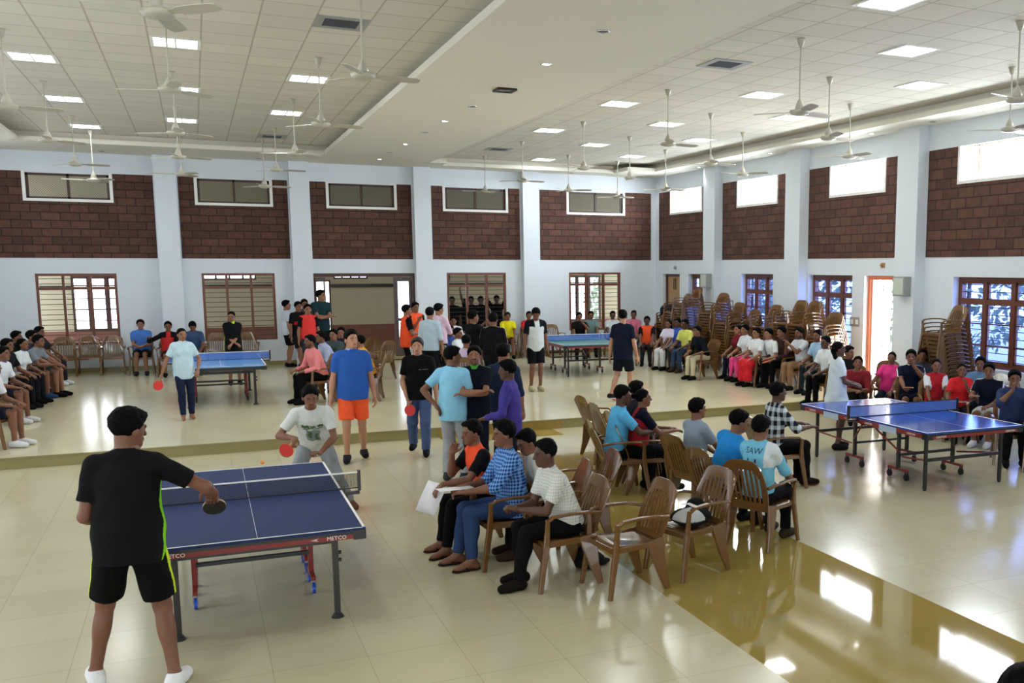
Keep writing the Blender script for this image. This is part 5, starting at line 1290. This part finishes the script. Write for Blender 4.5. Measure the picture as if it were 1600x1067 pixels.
i = S('seated man in dark plaid shirt and black trousers facing the right-hand table', (1214, 597), 0, 'brown armchair under the man in the plaid shirt', G2, h=1.74, face=(1, -.1), vox=.008, lean=.12, head=(0, 0), hands=((.12, .40, .74), (-.12, .42, .74)), skin='d', shirt=(190, 200, 210), smat='plaid', sleeve='half', legcol=(18, 18, 20), shoes=(40, 26, 24), sole=(110, 40, 34), hair='full')
# ---- girl by the right table
i = person('woman in white sports shirt with black plait standing behind the blue table', (1309, 533), 0, h=1.64, face=72, vox=.0085, fem=True, head=(.15, 0), hands=((.10, .28, 1.02), (-.06, .30, 1.04)), skin='d', shirt=(206, 218, 226), legs='shorts', legcol=(26, 28, 36), shoes=(44, 40, 42), hair='braid', hem=.22, feet=((.08, .0, .1), (-.12, .10, -.3)))
# ---- right-hand lower row
G3 = 'occupied chairs along the right side of the lower floor'
LW_ = (-1, -.35)
S('seated person in maroon shirt leaning forward beside the woman with the plait', (1341, 557), 0, 'brown armchair under the person in the maroon shirt', G3, h=1.66, face=(-.6, -.9), lean=.6, head=(.1, .25), hands=((.05, .45, .64), (-.05, .46, .64)), skin='m', shirt=(128, 38, 46), legcol=(24, 24, 30), hair='full', sleeve='half')
S('seated person in dark top behind the woman with the plait', (1326, 540), 0, 'brown armchair beyond the person in maroon', G3, h=1.68, face=(-.7, -.5), lean=.2, head=(-1.2, 0), skin='m', shirt=(36, 34, 40), legcol=(24, 24, 30), hair='full', y0=0)
S('seated girl in bright pink t-shirt', (1394, 549), 0, 'brown armchair under the girl in pink', G3, h=1.60, face=(-.9, -.75), fem=True, lean=0, tilt=-.1, hands=((.30, .30, .66), (-.14, .36, .62)), skin='m', shirt=(222, 58, 132), legcol=(28, 34, 60), hair='ponytail')
i = S('seated man in navy t-shirt with white trim, hand raised to his chest', (1424, 546), 0, 'brown armchair under the man in navy with white trim', G3, h=1.78, face=(-.75, -1), lean=0, head=(.1, 0), hands=((.12, .42, .70), (-.02, .24, 1.06)), hdir=((-.2, .6, .1), (0, .1, 1)), skin='m', shirt=(22, 30, 56), collar=(220, 222, 226), legs='shorts', legcol=(24, 28, 44), hair='full', curl=(1.0, .8), sleeve='short', armstripe=(220, 222, 226))
bat(i, 1, 'red bat resting in the lap of the man in navy with white trim', nrm=(0, -.25, 1), red=False)
S('dark-haired person behind the man in navy with white trim', (1442, 545), 0, 'brown armchair behind the man in navy with white trim', G3, h=1.66, face=(-.8, -.8), skin='m', shirt=(60, 66, 78), legcol=(30, 30, 36), hair='full')
S('seated woman in red t-shirt with one white sleeve and tied hair', (1463, 560), 0, 'brown armchair under the woman in red and white', G3, h=1.60, face=(-.6, -1), fem=True, skin='m', shirt=(168, 34, 44), slcol=(214, 218, 224), legcol=(60, 30, 40), hair='bun')
S('seated girl in bright red t-shirt with white band, hand at her mouth', (1503, 567), 0, 'brown armchair under the girl in bright red', G3, h=1.56, face=(-.75, -1), fem=True, lean=.15, hands=((.22, .36, .66), (-.05, .26, 1.0)), hdir=(None, (.1, .1, 1)), skin='m', shirt=(206, 38, 44), slcol=(206, 44, 48), band=[((230, 225, 225), .12, .14)], legcol=(40, 36, 50), hair='ponytail', curl=(.5, 1.2))
i = S('seated young man in navy t-shirt with white shoulder stripes and pale shorts', (1546, 566), 0, 'brown armchair under the young man with white shoulder stripes', G3, h=1.72, face=(-1, -.55), lean=.28, head=(-.2, -.1), hands=((.10, .50, .80), (-.12, .44, .66)), skin='m', shirt=(24, 30, 54), armstripe=(220, 222, 226), legs='shorts', legcol=(196, 200, 200), hair='full', shoes=(210, 210, 214))
bat(i, 1, 'black bat held by the young man with white shoulder stripes', nrm=(0, 0, -1), red=True)
S('person in pale blue shirt half hidden behind the young man with shoulder stripes', (1533, 557), 0, 'brown armchair behind the young man with shoulder stripes', G3, h=1.68, face=(-.8, -.6), skin='m', shirt=(96, 132, 170), legcol=(40, 44, 60), hair='full')
S('seated man in dark blue shirt and jeans, hand at his mouth, at the right edge', (1586, 577), 0, 'brown armchair under the man in dark blue at the right edge', G3, h=1.74, face=(-.8, -1), lean=.1, hands=((.05, .27, 1.04), (-.26, .36, .66)), hdir=((0, .1, 1), None), skin='m', shirt=(44, 58, 96), legcol=(24, 24, 34), hair='full', curl=(1.2, .5), sleeve='half', head=(.0, -.1))
S('person in maroon trousers seated half outside the right edge', (1642, 588), 0, 'brown armchair half outside the right edge', G3, h=1.64, face=(-.9, -.7), skin='m', shirt=(120, 50, 70), legcol=(150, 48, 84), hair='full', fem=True)
# ---- right-hand stage row, nearest to farthest
G4 = 'occupied chairs in the row along the right of the stage'
F4 = (-1, -.10)
for (px_, hh, lab, cl, kw) in [
    ((1291, 525), 1.70, 'seated man in white shirt and black trousers at the near end of the stage row', 'the man in white at the near end', dict(shirt=WHT, legcol=(18, 18, 22), skin='d', hair='short', collar=WHT)),
    ((1279, 515), 1.74, 'seated man with moustache in pale blue shirt', 'the man in pale blue', dict(shirt=(150, 182, 216), legcol=(44, 52, 62), skin='m', beard=1, hair='short')),
    ((1250, 511), 1.76, 'seated bearded man in pale shirt over dark green, hands raised', 'the bearded man', dict(shirt=(200, 204, 214), legcol=(140, 110, 84), skin='m', beard=1, hair='full', hands=((.06, .34, .92), (-.04, .36, .96)), band=None)),
    ((1222, 510), 1.74, 'seated man in dark brown shirt holding red and yellow bats', 'the man in brown', dict(shirt=(66, 44, 44), legcol=(18, 18, 20), skin='m', hair='full', sleeve='long')),
    ((1202, 513), 1.68, 'seated student in white shirt and black trousers leaning forward', 'the leaning student in white', dict(shirt=WHT, legcol=(22, 22, 26), skin='l', hair='full', lean=.35)),
    ((1183, 512), 1.64, 'seated student in white shirt, dark tie and red trousers', 'the student in red trousers', dict(shirt=WHT, legcol=(196, 36, 48), skin='l', hair='short', fem=True, legs='skirt')),
    ((1165, 507), 1.68, 'seated student in white shirt and pink leggings', 'the student in pink leggings', dict(shirt=WHT, legcol=(226, 74, 140), skin='l', hair='full', legs='tight', fem=True)),
    ((1154, 507), 1.62, 'seated girl in maroon top and dark skirt', 'the girl in maroon', dict(shirt=(120, 34, 44), legcol=(34, 36, 60), skin='l', hair='ponytail', fem=True))]:
    kw = dict(kw); kw.setdefault('lean', .2)
    i = S(lab, px_, SH, 'brown armchair under '+cl, G4, h=hh, face=F4, **kw)
    if 'brown shirt' in lab:
        bat(i, 1, 'red bat held by the seated man in brown', nrm=(-.4, -1, .3)); bat(i, -1, 'yellow-faced bat low in the hands of the man in brown', nrm=(0, .1, -1))
# ---- back right corner group
G5 = 'occupied chairs in the back right corner'
for (px_, hh, fc, lab, cl, kw) in [
    ((1090, 509), 1.64, (-1, -.2), 'seated person in black top with white cloth over cream trousers', 'the person with the white cloth', dict(shirt=(24, 28, 40), legcol=(196, 188, 160), skin='m', hair='full', lean=.4, sleeve='half')),
    ((1071, 499), 1.70, (-1, -.35), 'seated man in pale yellow shirt and blue jeans', 'the man in pale yellow', dict(shirt=(206, 212, 110), legcol=(50, 66, 92), skin='d', hair='short', shoes=(70, 50, 40), lean=.2)),
    ((1059, 497), 1.68, (-1, -.45), 'seated man in blue shirt and dark trousers beside the pale yellow shirt', 'the man in blue beside the yellow shirt', dict(shirt=(52, 82, 168), legcol=(60, 60, 66), skin='d', hair='short')),
    ((1045, 499), 1.60, (-.9, -.5), 'seated woman in white top, purple sash and white trousers', 'the woman in white trousers', dict(shirt=(208, 200, 220), legcol=(206, 206, 214), skin='m', hair='long', fem=True, baggy=.015)),
    ((1035, 489), 1.68, (-.6, -.8), 'seated person in dark top near the corner', 'the person in the dark top near the corner', dict(shirt=(44, 38, 40), legcol=(110, 82, 50), skin='m', hair='full')),
    ((1011, 494), 1.66, (-.55, -1), 'seated youth in orange vest over black shirt beside the corner', 'the youth in the orange vest', dict(shirt=(224, 82, 44), vest=(24, 22, 24), legcol=(50, 48, 52), skin='d', hair='full')),
    ((990, 485), 1.72, (-.5, -1), 'seated man in pink checked shirt against the back wall', 'the man in the pink checked shirt', dict(shirt=(196, 110, 134), legcol=(58, 58, 66), skin='m', hair='short', sleeve='half')),
    ((957, 486), 1.70, (-.3, -1), 'seated man in white shirt below the last back window', 'the man in white below the last window', dict(shirt=(200, 204, 208), legcol=(40, 40, 46), skin='d', hair='short')),
    ((923, 486), 1.70, (-.3, -1), 'seated man in grey-green shirt below the last back window', 'the man in grey-green', dict(shirt=(104, 128, 128), legcol=(40, 40, 46), skin='m', hair='full')),
    ((905, 488), 1.70, (-.3, -1), 'seated man in black shirt with hand at his face by the back wall', 'the man in black by the back wall', dict(shirt=(30, 26, 28), legcol=(36, 34, 38), skin='m', hair='full', hands=((.15, .34, .62), (-.06, .22, 1.05)))),
    ((826, 486), 1.70, (-.2, -1), 'seated man in red shirt beside the fourth back window', 'the man in red by the back wall', dict(shirt=(196, 36, 46), legs='shorts', legcol=(50, 30, 34), skin='m', hair='short', shoes=None)),
    ((793, 487), 1.68, (-.2, -1), 'seated youth in yellow t-shirt below the fourth back window', 'the youth in yellow', dict(shirt=(216, 206, 30), legcol=(70, 44, 38), legs='shorts', skin='m', hair='full')),
    ((770, 500), 1.60, (-.2, -1), 'seated person in blue between the standing men in black and the yellow t-shirt', 'the person in blue by the window', dict(shirt=(44, 84, 158), legcol=(40, 44, 60), skin='m', hair='full')),
    ((708, 494), 1.70, (-.1, -1), 'seated man in white shirt below the window beside the pink shirt', 'the man in white below the window', dict(shirt=(214, 214, 220), legcol=(40, 40, 50), skin='m', hair='full'))]:
    i = S(lab, px_, SH, 'brown armchair under '+cl, G5, h=hh, face=fc, **kw)
# players on the stage, right
i = person('player in navy t-shirt and dark shorts walking beside the green table', (973, 484), SH, h=1.76, face=30, head=(-.3, 0), feet=((.10, .12, .2), (-.14, -.22, .3, .04, .5)), hands=((.26, .1, .82), (-.26, -.05, .82)), skin='f', shirt=(24, 32, 56), legs='shorts', legcol=(26, 30, 44), shoes=(40, 40, 44), sole=(220, 220, 224), hair='short', bulk=1.08, hem=.14)
i = person('player in white and black shirt looking down at the left of the green table', (838, 482), SH, h=1.76, face=160, lean=.12, head=(.2, -.6), skin='m', shirt=(200, 206, 210), slcol=(26, 28, 40), yoke=(26, 28, 40), legs='shorts', legcol=(22, 24, 30), shoes=(170, 168, 130), hair='full', feet=((.10, 0, .1), (-.08, .06, -.1)))
# standing group in the middle of the back
i = person('man in black shirt standing and holding a camera up', (738, 485), SH, h=1.74, face=40, head=(.5, 0), hands=((.14, .34, 1.46), (-.04, .34, 1.42)), skin='m', shirt=(22, 22, 28), legcol=(22, 22, 26), hair='full', sleeve='half')
cp = to_world(i, (i['arm'][1][2]+i['arm'][-1][2])/2+npv((0, .09, .05))); t_ = empty('camera', cp, i['rz']); b = MB(); b.box(-.06, .06, -.02, .02, -.035, .035); b.build('camera_body', M['grey'], t_); b = MB(); b.cyl((0, .02, 0), (0, .05, 0), .025, n=14); b.build('camera_lens', M['black'], t_); tag(t_, 'small grey camera held up by the standing man in black', 'camera')
i = person('man in black shirt with white sleeve stripe standing with back to camera', (770, 489), SH, h=1.72, face=8, head=(.3, 0), skin='m', shirt=(20, 22, 28), legcol=(24, 26, 36), hair='full', bulk=1.1, sleeve='half', armstripe=(200, 204, 210))
person('man in pale pink shirt and black trousers standing by the middle pillar', (685, 474), SH, h=1.78, face=35, head=(.5, -.1), hands=((.10, .34, 1.06), (-.22, .1, .9)), skin='l', shirt=(214, 186, 204), legcol=(26, 24, 26), hair='full', sleeve='half', hem=.06, bulk=1.05)
person('man in pale blue checked shirt behind the man in pink', (671, 480), SH, h=1.74, face=25, skin='l', shirt=(176, 198, 214), smat='pinstripe', legcol=(30, 30, 40), hair='full', sleeve='half')
person('youth in orange vest facing right in front of the doorway edge', (634, 476), SH, h=1.74, face=70, head=(.2, 0), hands=((.08, .26, 1.08), (0, .28, 1.36)), skin='l', shirt=(232, 82, 44), vest=(24, 24, 28), legcol=(26, 28, 34), legside=(200, 200, 204), hair='full', hem=.14)
person('youth in orange shirt facing the camera by the doorway post', (648, 472), SH, h=1.74, face=150, skin='m', shirt=(236, 90, 50), slcol=(26, 24, 28), legcol=(28, 28, 34), hair='full', hem=.12)
for (px_, hh, fc, lab, cl, kw) in [
    ((702, 508), 1.66, (.4, -1), 'seated youth in blue shirt behind the man in pink', 'the youth in blue behind the pink shirt', dict(shirt=(50, 74, 128), legcol=(40, 44, 60), skin='m', hair='full')),
    ((714, 512), 1.66, (.9, -.6), 'seated youth with white sleeve looking right beside the men in black', 'the youth with the white sleeve', dict(shirt=(206, 212, 220), legcol=(30, 30, 38), skin='m', hair='full')),
    ((728, 523), 1.70, (.5, .9), 'seated person in mauve shirt seen from behind', 'the person in mauve', dict(shirt=(196, 176, 206), legcol=(110, 60, 84), skin='m', hair='full', bulk=1.12, sleeve='half'))]:
    S(lab, px_, SH, 'brown armchair under '+cl, G5, h=hh, face=fc, **kw)
# people in the corridor behind the fourth window
GC = None
for (px_, Yc, hh, lab, kw) in [((706, 467), 27.9, 1.74, 'dark-clad person in the corridor at the left edge of the fourth window', {}), ((736, 471), 27.9, 1.74, 'dark-clad person in the corridor with one arm raised, behind the window', dict(hands=((.34, .12, 1.98), (-.25, .05, .8)))),
    ((751, 467), 27.9, 1.74, 'dark-clad person in the corridor behind the middle of the fourth window', {}), ((776, 464), 27.9, 1.76, 'dark-clad person in the corridor with both arms raised, behind the window', dict(hands=((.36, .12, 2.0), (-.36, .12, 2.0)))), ((726, 480), 28.4, 1.66, 'short person in black in the corridor behind the window', {})]:
    p_ = onz(px_[0], px_[1], SH+hh); k_ = Yc/p_.y
    person(lab, None, SH, xy=(p_.x*k_, Yc), h=hh-.03, face=180, skin='d', shirt=(26, 24, 28), legcol=(24, 24, 28), hair='full', vox=.017, **kw)
# left group near the doorway
i = person('tall man in dark teal t-shirt with folded arms in the doorway', None, SH+.03, xy=(onz(500, 453, 2.1).x*25.6/onz(500, 453, 2.1).y, 25.6), h=1.96, face=160, head=(-.8, 0), hands=((-.10, .24, 1.12), (.10, .25, 1.10)), poles=((.9, .1, -.5), (-.9, .1, -.5)), hdir=((-.8, .1, .2), (.8, .1, .2)), skin='l', shirt=(34, 62, 68), legcol=(26, 26, 30), hair='full', hem=.12)
person('youth in white t-shirt and black shorts standing right of the second window', (446, 467), SH, h=1.72, face=80, head=(.1, 0), skin='l', shirt=(200, 208, 222), collar=(30, 30, 40), legs='shorts', legcol=(22, 22, 26), hair='full')
person('youth in black shirt walking left past the white t-shirt', (465, 471), SH, h=1.72, face=150, feet=((.10, .22, .2), (-.12, -.2, .1, .05)), skin='m', shirt=(28, 24, 30), slcol=(26, 24, 30), band=[((150, 36, 50), .22, .30)], legs='shorts', legcol=(40, 34, 38), hair='full')
person('youth in grey shirt behind the youths in black and red', (475, 467), SH, h=1.74, face=170, skin='m', shirt=(70, 70, 78), legcol=(40, 40, 46), hair='full')
person('youth in red shirt with black sleeves walking left', (480, 475), SH, h=1.70, face=165, feet=((.10, .24, .2), (-.12, -.2, .1, .05)), skin='l', shirt=(214, 58, 56), slcol=(28, 24, 30), legs='shorts', legcol=(50, 56, 70), hair='full')
G6 = 'occupied chairs in the middle of the stage'
for (px_, hh, fc, lab, cl, kw) in [
    ((485, 523), 1.74, (-1, -.4), 'seated man with moustache in pink shirt writing, middle of the stage', 'the man in the pink shirt', dict(shirt=(222, 130, 134), legcol=(18, 18, 20), skin='m', beard=1, hair='full', lean=.3, sleeve='long', bulk=1.06)),
    ((502, 517), 1.72, (-1, -.2), 'seated man in pale blue striped shirt beside the pink shirt', 'the man in pale blue stripes', dict(shirt=(168, 178, 210), smat='pinstripe', legcol=(50, 50, 66), skin='m', hair='full', lean=.4, sleeve='half')),
    ((521, 514), 1.66, (-.6, -1), 'seated youth in patterned dark shirt behind the pale blue stripes', 'the youth in the dark patterned shirt', dict(shirt=(70, 84, 84), legcol=(40, 40, 50), skin='l', hair='full')),
    ((533, 511), 1.66, (-.3, -1), 'seated youth in dark top behind the man in the polo shirt', 'the youth hidden by the polo shirt', dict(shirt=(50, 40, 56), legcol=(40, 40, 50), skin='l', hair='full')),
    ((563, 524), 1.66, (-.9, .3), 'seated person in mustard shirt behind the man in the polo shirt', 'the person in mustard', dict(shirt=(208, 150, 40), legcol=(40, 40, 50), skin='l', hair='full', lean=.3, sleeve='half'))]:
    S(lab, px_, SH, 'brown armchair under '+cl, G6, h=hh, face=fc, **kw)
# left side of the stage
i = person('woman in pale blue polo shirt and navy trousers holding a red bat', (283, 512), SH, h=1.56, face=172, fem=True, head=(-.2, -.05), hands=((.40, .05, .82), (-.22, .12, .92)), skin='l', shirt=(182, 208, 222), collar=(190, 214, 226), legcol=(34, 40, 70), shoes=None, hair='bun', hem=.16, feet=((.06, .05, .1), (-.10, -.05, -.1)), poles=((.6, -.6, 0), (-.6, -.6, 0)))
bat(i, 1, 'red bat in the hand of the woman in the pale blue polo', nrm=(0, -1, 0))
i = person('woman in black and lime sports shirt standing behind the shining table', (361, 486), SH, h=1.62, face=175, fem=True, head=(.3, -.2), hands=((-.04, .22, .98), (.06, .23, .96)), skin='l', shirt=(26, 28, 34), side=(190, 235, 60), collar=(190, 235, 60), legs='shorts', legcol=(24, 26, 30), shoes=(40, 40, 44), hair='bun', hem=.26)
G7 = 'occupied chairs by the left part of the back wall'
i = S('seated man in blue t-shirt and black shorts with red bat by the back wall', (219, 499), SH, 'brown armchair under the man in blue by the back wall', G7, h=1.72, face=(-.05, -1), hands=((.05, .30, .70), (-.06, .30, .70)), skin='l', shirt=(70, 118, 196), legs='shorts', legcol=(24, 24, 30), hair='full', bulk=1.06, shoes=(44, 46, 56))
bat(i, -1, 'red bat in the lap of the seated man in blue', nrm=(0, .4, -1), red=True)
S('seated youth in red and black raglan shirt with arm stretched sideways', (262, 502), SH, 'brown armchair under the youth in the red and black shirt', G7, h=1.66, face=(.0, -1), hands=((.42, .18, .95), (-.15, .34, .62)), skin='m', shirt=(188, 44, 46), slcol=(28, 26, 34), yoke=(28, 26, 34), sleeve='long', legs='shorts', legcol=(60, 34, 38), hair='full')
S('seated man in dark blue looking down, left of the second window', (300, 503), SH, 'brown armchair under the man looking down', G7, h=1.68, face=(.0, -1), head=(.1, -.6), lean=.15, skin='m', shirt=(56, 78, 116), legcol=(50, 34, 40), hair='full')
G8 = 'occupied chairs in the row at the left edge'
for (px_, hh, fc, lab, cl, kw) in [
    ((60, 510), 1.66, (1, -.4), 'dark-haired youth farthest along the left row', 'the farthest youth in the left row', dict(shirt=(50, 48, 56), legcol=(40, 44, 60), skin='m', hair='full', shoes=(200, 205, 210))),
    ((48, 516), 1.75, (1, -.3), 'youth in dark top second farthest in the left row', 'the second farthest youth in the left row', dict(shirt=(60, 60, 70), legs='shorts', legcol=(70, 74, 70), skin='l', hair='full')),
    ((24, 517), 1.66, (1, -.2), 'youth in dark shirt behind the girl with the white t-shirt', 'the youth behind the girl in white', dict(shirt=(40, 40, 50), legcol=(40, 40, 50), skin='m', hair='full')),
    ((58, 523), 1.72, (1, -.35), 'youth in grey t-shirt leaning forward with forearms on knees', 'the youth in grey', dict(shirt=(118, 126, 134), legs='shorts', legcol=(40, 44, 62), skin='m', hair='full', lean=.5, hands=((.12, .52, .66), (-.06, .54, .64)), shoes=(40, 70, 110))),
    ((33, 528), 1.62, (1, -.35), 'girl in white t-shirt with blue trim in the left row', 'the girl in white', dict(shirt=(206, 212, 214), collar=(70, 80, 160), legcol=(30, 32, 40), skin='m', hair='long', fem=True, lean=.3)),
    ((9, 529), 1.68, (1, -.4), 'dark-haired youth in black in the left row', 'the youth in black at the left edge', dict(shirt=(34, 34, 42), legcol=(30, 30, 40), skin='m', hair='full', lean=.2, shoes=(30, 30, 36))),
    ((2, 541), 1.70, (1, -.35), 'boy in white shirt and dark shorts at the left edge', 'the boy in white at the left edge', dict(shirt=(208, 212, 220), collar=(80, 90, 150), legs='shorts', legcol=(36, 40, 58), skin='m', hair='full', lean=.3, shoes=(196, 196, 200))),
    ((-14, 560), 1.70, (1, -.3), 'person in white shirt mostly outside the left edge', 'the person mostly outside the left edge', dict(shirt=(206, 210, 218), legs='shorts', legcol=(40, 44, 66), skin='m', hair='full', lean=.3, shoes=(210, 210, 214)))]:
    S(lab, px_, SH, 'brown armchair under '+cl, G8, h=hh, face=fc, **kw)
# top of a head below the balcony, bottom right corner
i = person('person in grey patterned top cut off by the bottom right corner', (1606, 1044), 0, h=1.60, face=20, skin='m', shirt=(60, 62, 66), legcol=(40, 40, 46), hair='full', vox=.012)

# ---------------------------------------------------------------- empty chairs and small things
GE = 'empty brown armchairs'
put_chair(3.22, 7.34, 0, face_rz(-1, -.10), 'empty brown armchair nearest the camera, in front of the yellow band', GE)
c2 = put_chair(3.92, 7.52, 0, face_rz(-1, -.25), 'brown armchair with a black and white backpack on its seat', GE)
put_chair(3.36, 8.85, 0, face_rz(-1, .05), 'empty armchair just behind the man in the pinstriped shirt', GE)
put_chair(5.27, 12.75, 0, face_rz(1, .05), 'empty armchair farthest in the near left group, seen from behind', GE)
put_chair(5.16, 11.97, 0, face_rz(1, 0), 'empty armchair second in the near left group, seen from behind', GE)
put_chair(5.02, 9.35, 0, face_rz(1, .15), 'armchair between the grey and the bright blue t-shirts, seen from behind', GE)
put_chair(6.05, 9.9, 0, face_rz(1, .1), 'empty armchair left of the man in the plaid shirt', GE) if False else None
for k, (px_, py_) in enumerate([(98, 527), (137, 526), (174, 526)]):
    p_ = onz(px_, py_, SH+.885); p_ = p_*(26.42/p_.y) if p_.y > 26.42 else p_; put_chair(p_.x, p_.y, SH, face_rz(.02, -1), 'empty armchair under the first back window, %s of the three' % ['leftmost', 'middle', 'rightmost'][k], GE)
for (px_, py_, lab) in [(337, 515, 'empty armchair left of the woman in black and lime'), (385, 515, 'empty armchair right of the woman in black and lime'), (866, 505, 'empty armchair by the back wall right of the man in red'), (20, 518, 'chair back showing behind the left row')]:
    p_ = onz(px_, py_, SH+.885); p_ = p_*(26.3/p_.y) if p_.y > 26.3 else p_; put_chair(p_.x, p_.y, SH, face_rz(-.05, -1), lab, GE)
for (px_, py_, z, f_, lab) in [(1385, 562, 0, (-.8, -.8), 'armchair between the maroon shirt and the girl in pink'), (1552, 549, 0, (-.9, -.5), 'armchair back showing under the nearest right window, left one'), (1582, 552, 0, (-.6, -.9), 'armchair back showing under the nearest right window, right one'),
    (1143, 522, SH, (-.9, -.5), 'empty armchair left of the girl in maroon'), (1118, 520, SH, (-.9, -.5), 'armchair with a white cloth hung over its back'), (567, 527, SH, (-.5, 1), 'chair back right of the man in the polo shirt, left one'), (592, 532, SH, (-.5, 1), 'chair back right of the man in the polo shirt, right one'),
    (1105, 520, SH, (-.9, -.4), 'empty armchair behind the person with the white cloth')]:
    p_ = onz(px_, py_, z+.885); p_ = p_*(12.0/p_.x) if p_.x > 12.0 else p_; put_chair(p_.x, p_.y, z, face_rz(*f_), lab, GE)
# backpack on the chair
t_ = empty('backpack', (3.95, 7.50, .43), face_rz(-1, -.25)); tag(t_, 'black and white backpack lying on the brown armchair', 'backpack')
F0 = (npv((1, 0, 0)), npv((0, 1, 0)), npv((0, 0, 1)))
P_, Q_ = skin_surface([ell((0, .02, .07), F0, (.17, .20, .075)), ell((.07, -.10, .12), F0, (.10, .09, .09)), ell((-.08, .10, .06), F0, (.10, .12, .06))], .011, cuts=[(npv((0, 0, .003)), npv((0, 0, -1)))])
cl_ = np.tile(npv(srgb(24, 24, 28)), (len(P_), 1)); cl_[(P_[:, 0] < .03) & (P_[:, 1] > .0) & (P_[:, 2] > .07)] = srgb(196, 200, 204)
link_mesh('pouch', np_mesh('pouch', P_, Q_, M['cloth'], cl_), t_)
b = MB(); b.sweep([(.16, .12, .05), (.20, .20, .0), (.205, .22, -.1), (.20, .22, -.2)], .035, .006, (0, 1, 0)); b.build('strap', M['black'], t_)
b = MB(); b.sweep([(-.05, .0, .16), (0, .05, .19), (.08, .05, .17)], .04, .008, (0, 1, 0)); b.build('strap', M['printwhite'], t_)
t_ = empty('handbag', (3.12, 7.95, 0), .3); tag(t_, 'black bag slumped on the floor under the armchair of the pinstriped shirt', 'bag')
P_, Q_ = skin_surface([ell((0, 0, .07), F0, (.16, .10, .075)), ell((-.05, .02, .14), F0, (.06, .06, .08)), ell((.14, 0, .03), F0, (.10, .05, .03))], .012, cuts=[(npv((0, 0, .002)), npv((0, 0, -1)))], bumps=.006)
link_mesh('pouch', np_mesh('pouch', P_, Q_, M['cloth'], np.tile(npv(srgb(22, 22, 26)), (len(P_), 1))), t_)
# cloth on the chair back, bag on the corner stack
p_ = onz(1118, 520, SH+.885); t_ = empty('towel', (p_.x, p_.y, SH+.62), face_rz(-.9, -.5)); P_, Q_ = skin_surface([cone((-.12, -.38, .27), (.12, -.38, .27), .04, .04), cone((-.10, -.33, .22), (-.10, -.28, -.05), .04, .05, .05), cone((.08, -.33, .22), (.09, -.28, -.1), .04, .05, .05)], .013)
link_mesh('towel_fold', np_mesh('towel_fold', P_, Q_, M['cloth'], np.tile(npv(srgb(206, 220, 212)), (len(P_), 1))), t_); tag(t_, 'pale green-white cloth hanging over an empty chair back', 'cloth')
q_ = wp(1047, 484, 24.2); t_ = empty('duffel_bag', q_[:3], .3); P_, Q_ = skin_surface([cone((-.2, 0, 0), (.25, .05, .05), .14, .13), ell((0, -.1, -.15), F0, (.15, .1, .18))], .015, bumps=.008)
link_mesh('pouch', np_mesh('pouch', P_, Q_, M['cloth'], np.tile(npv(srgb(34, 38, 54)), (len(P_), 1))), t_); tag(t_, 'dark bag piled on the chair stack in the far corner', 'bag')
t_ = empty('cap', (11.1, 10.95, 1.02)); P_, Q_ = skin_surface([ell((0, 0, 0), F0, (.12, .13, .09)), ell((.1, -.05, -.02), F0, (.08, .07, .06))], .012, bumps=.006)
cl_ = np.tile(npv(srgb(224, 218, 208)), (len(P_), 1)); link_mesh('bag_body', np_mesh('bag_body', P_, Q_, M['cloth'], cl_), t_); t_.name = 'carrier_bag'; tag(t_, 'crumpled white carrier bag beside the man in dark blue', 'bag')
# balls
M['ball'] = mat('orange_ball', srgb(244, 150, 70), .35)
w_ = wp(410, 722, 9.9)
for (loc, lab) in [((w_[0], w_[1], w_[2]), 'orange ball in flight above the far end of the nearest table'), (tuple(onz(823, 554, SH))[:2]+(SH+.02,), 'ball lying on the stage floor near the player looking down')]:
    b = MB(); b.lathe((0, 0, 0), [(.02*math.sin(PI*i/12)+1e-5, -.02*math.cos(PI*i/12)) for i in range(13)], 18); o = b.build('table_tennis_ball', M['ball'], None, loc); tag(o, lab, 'ball', 'table tennis balls')
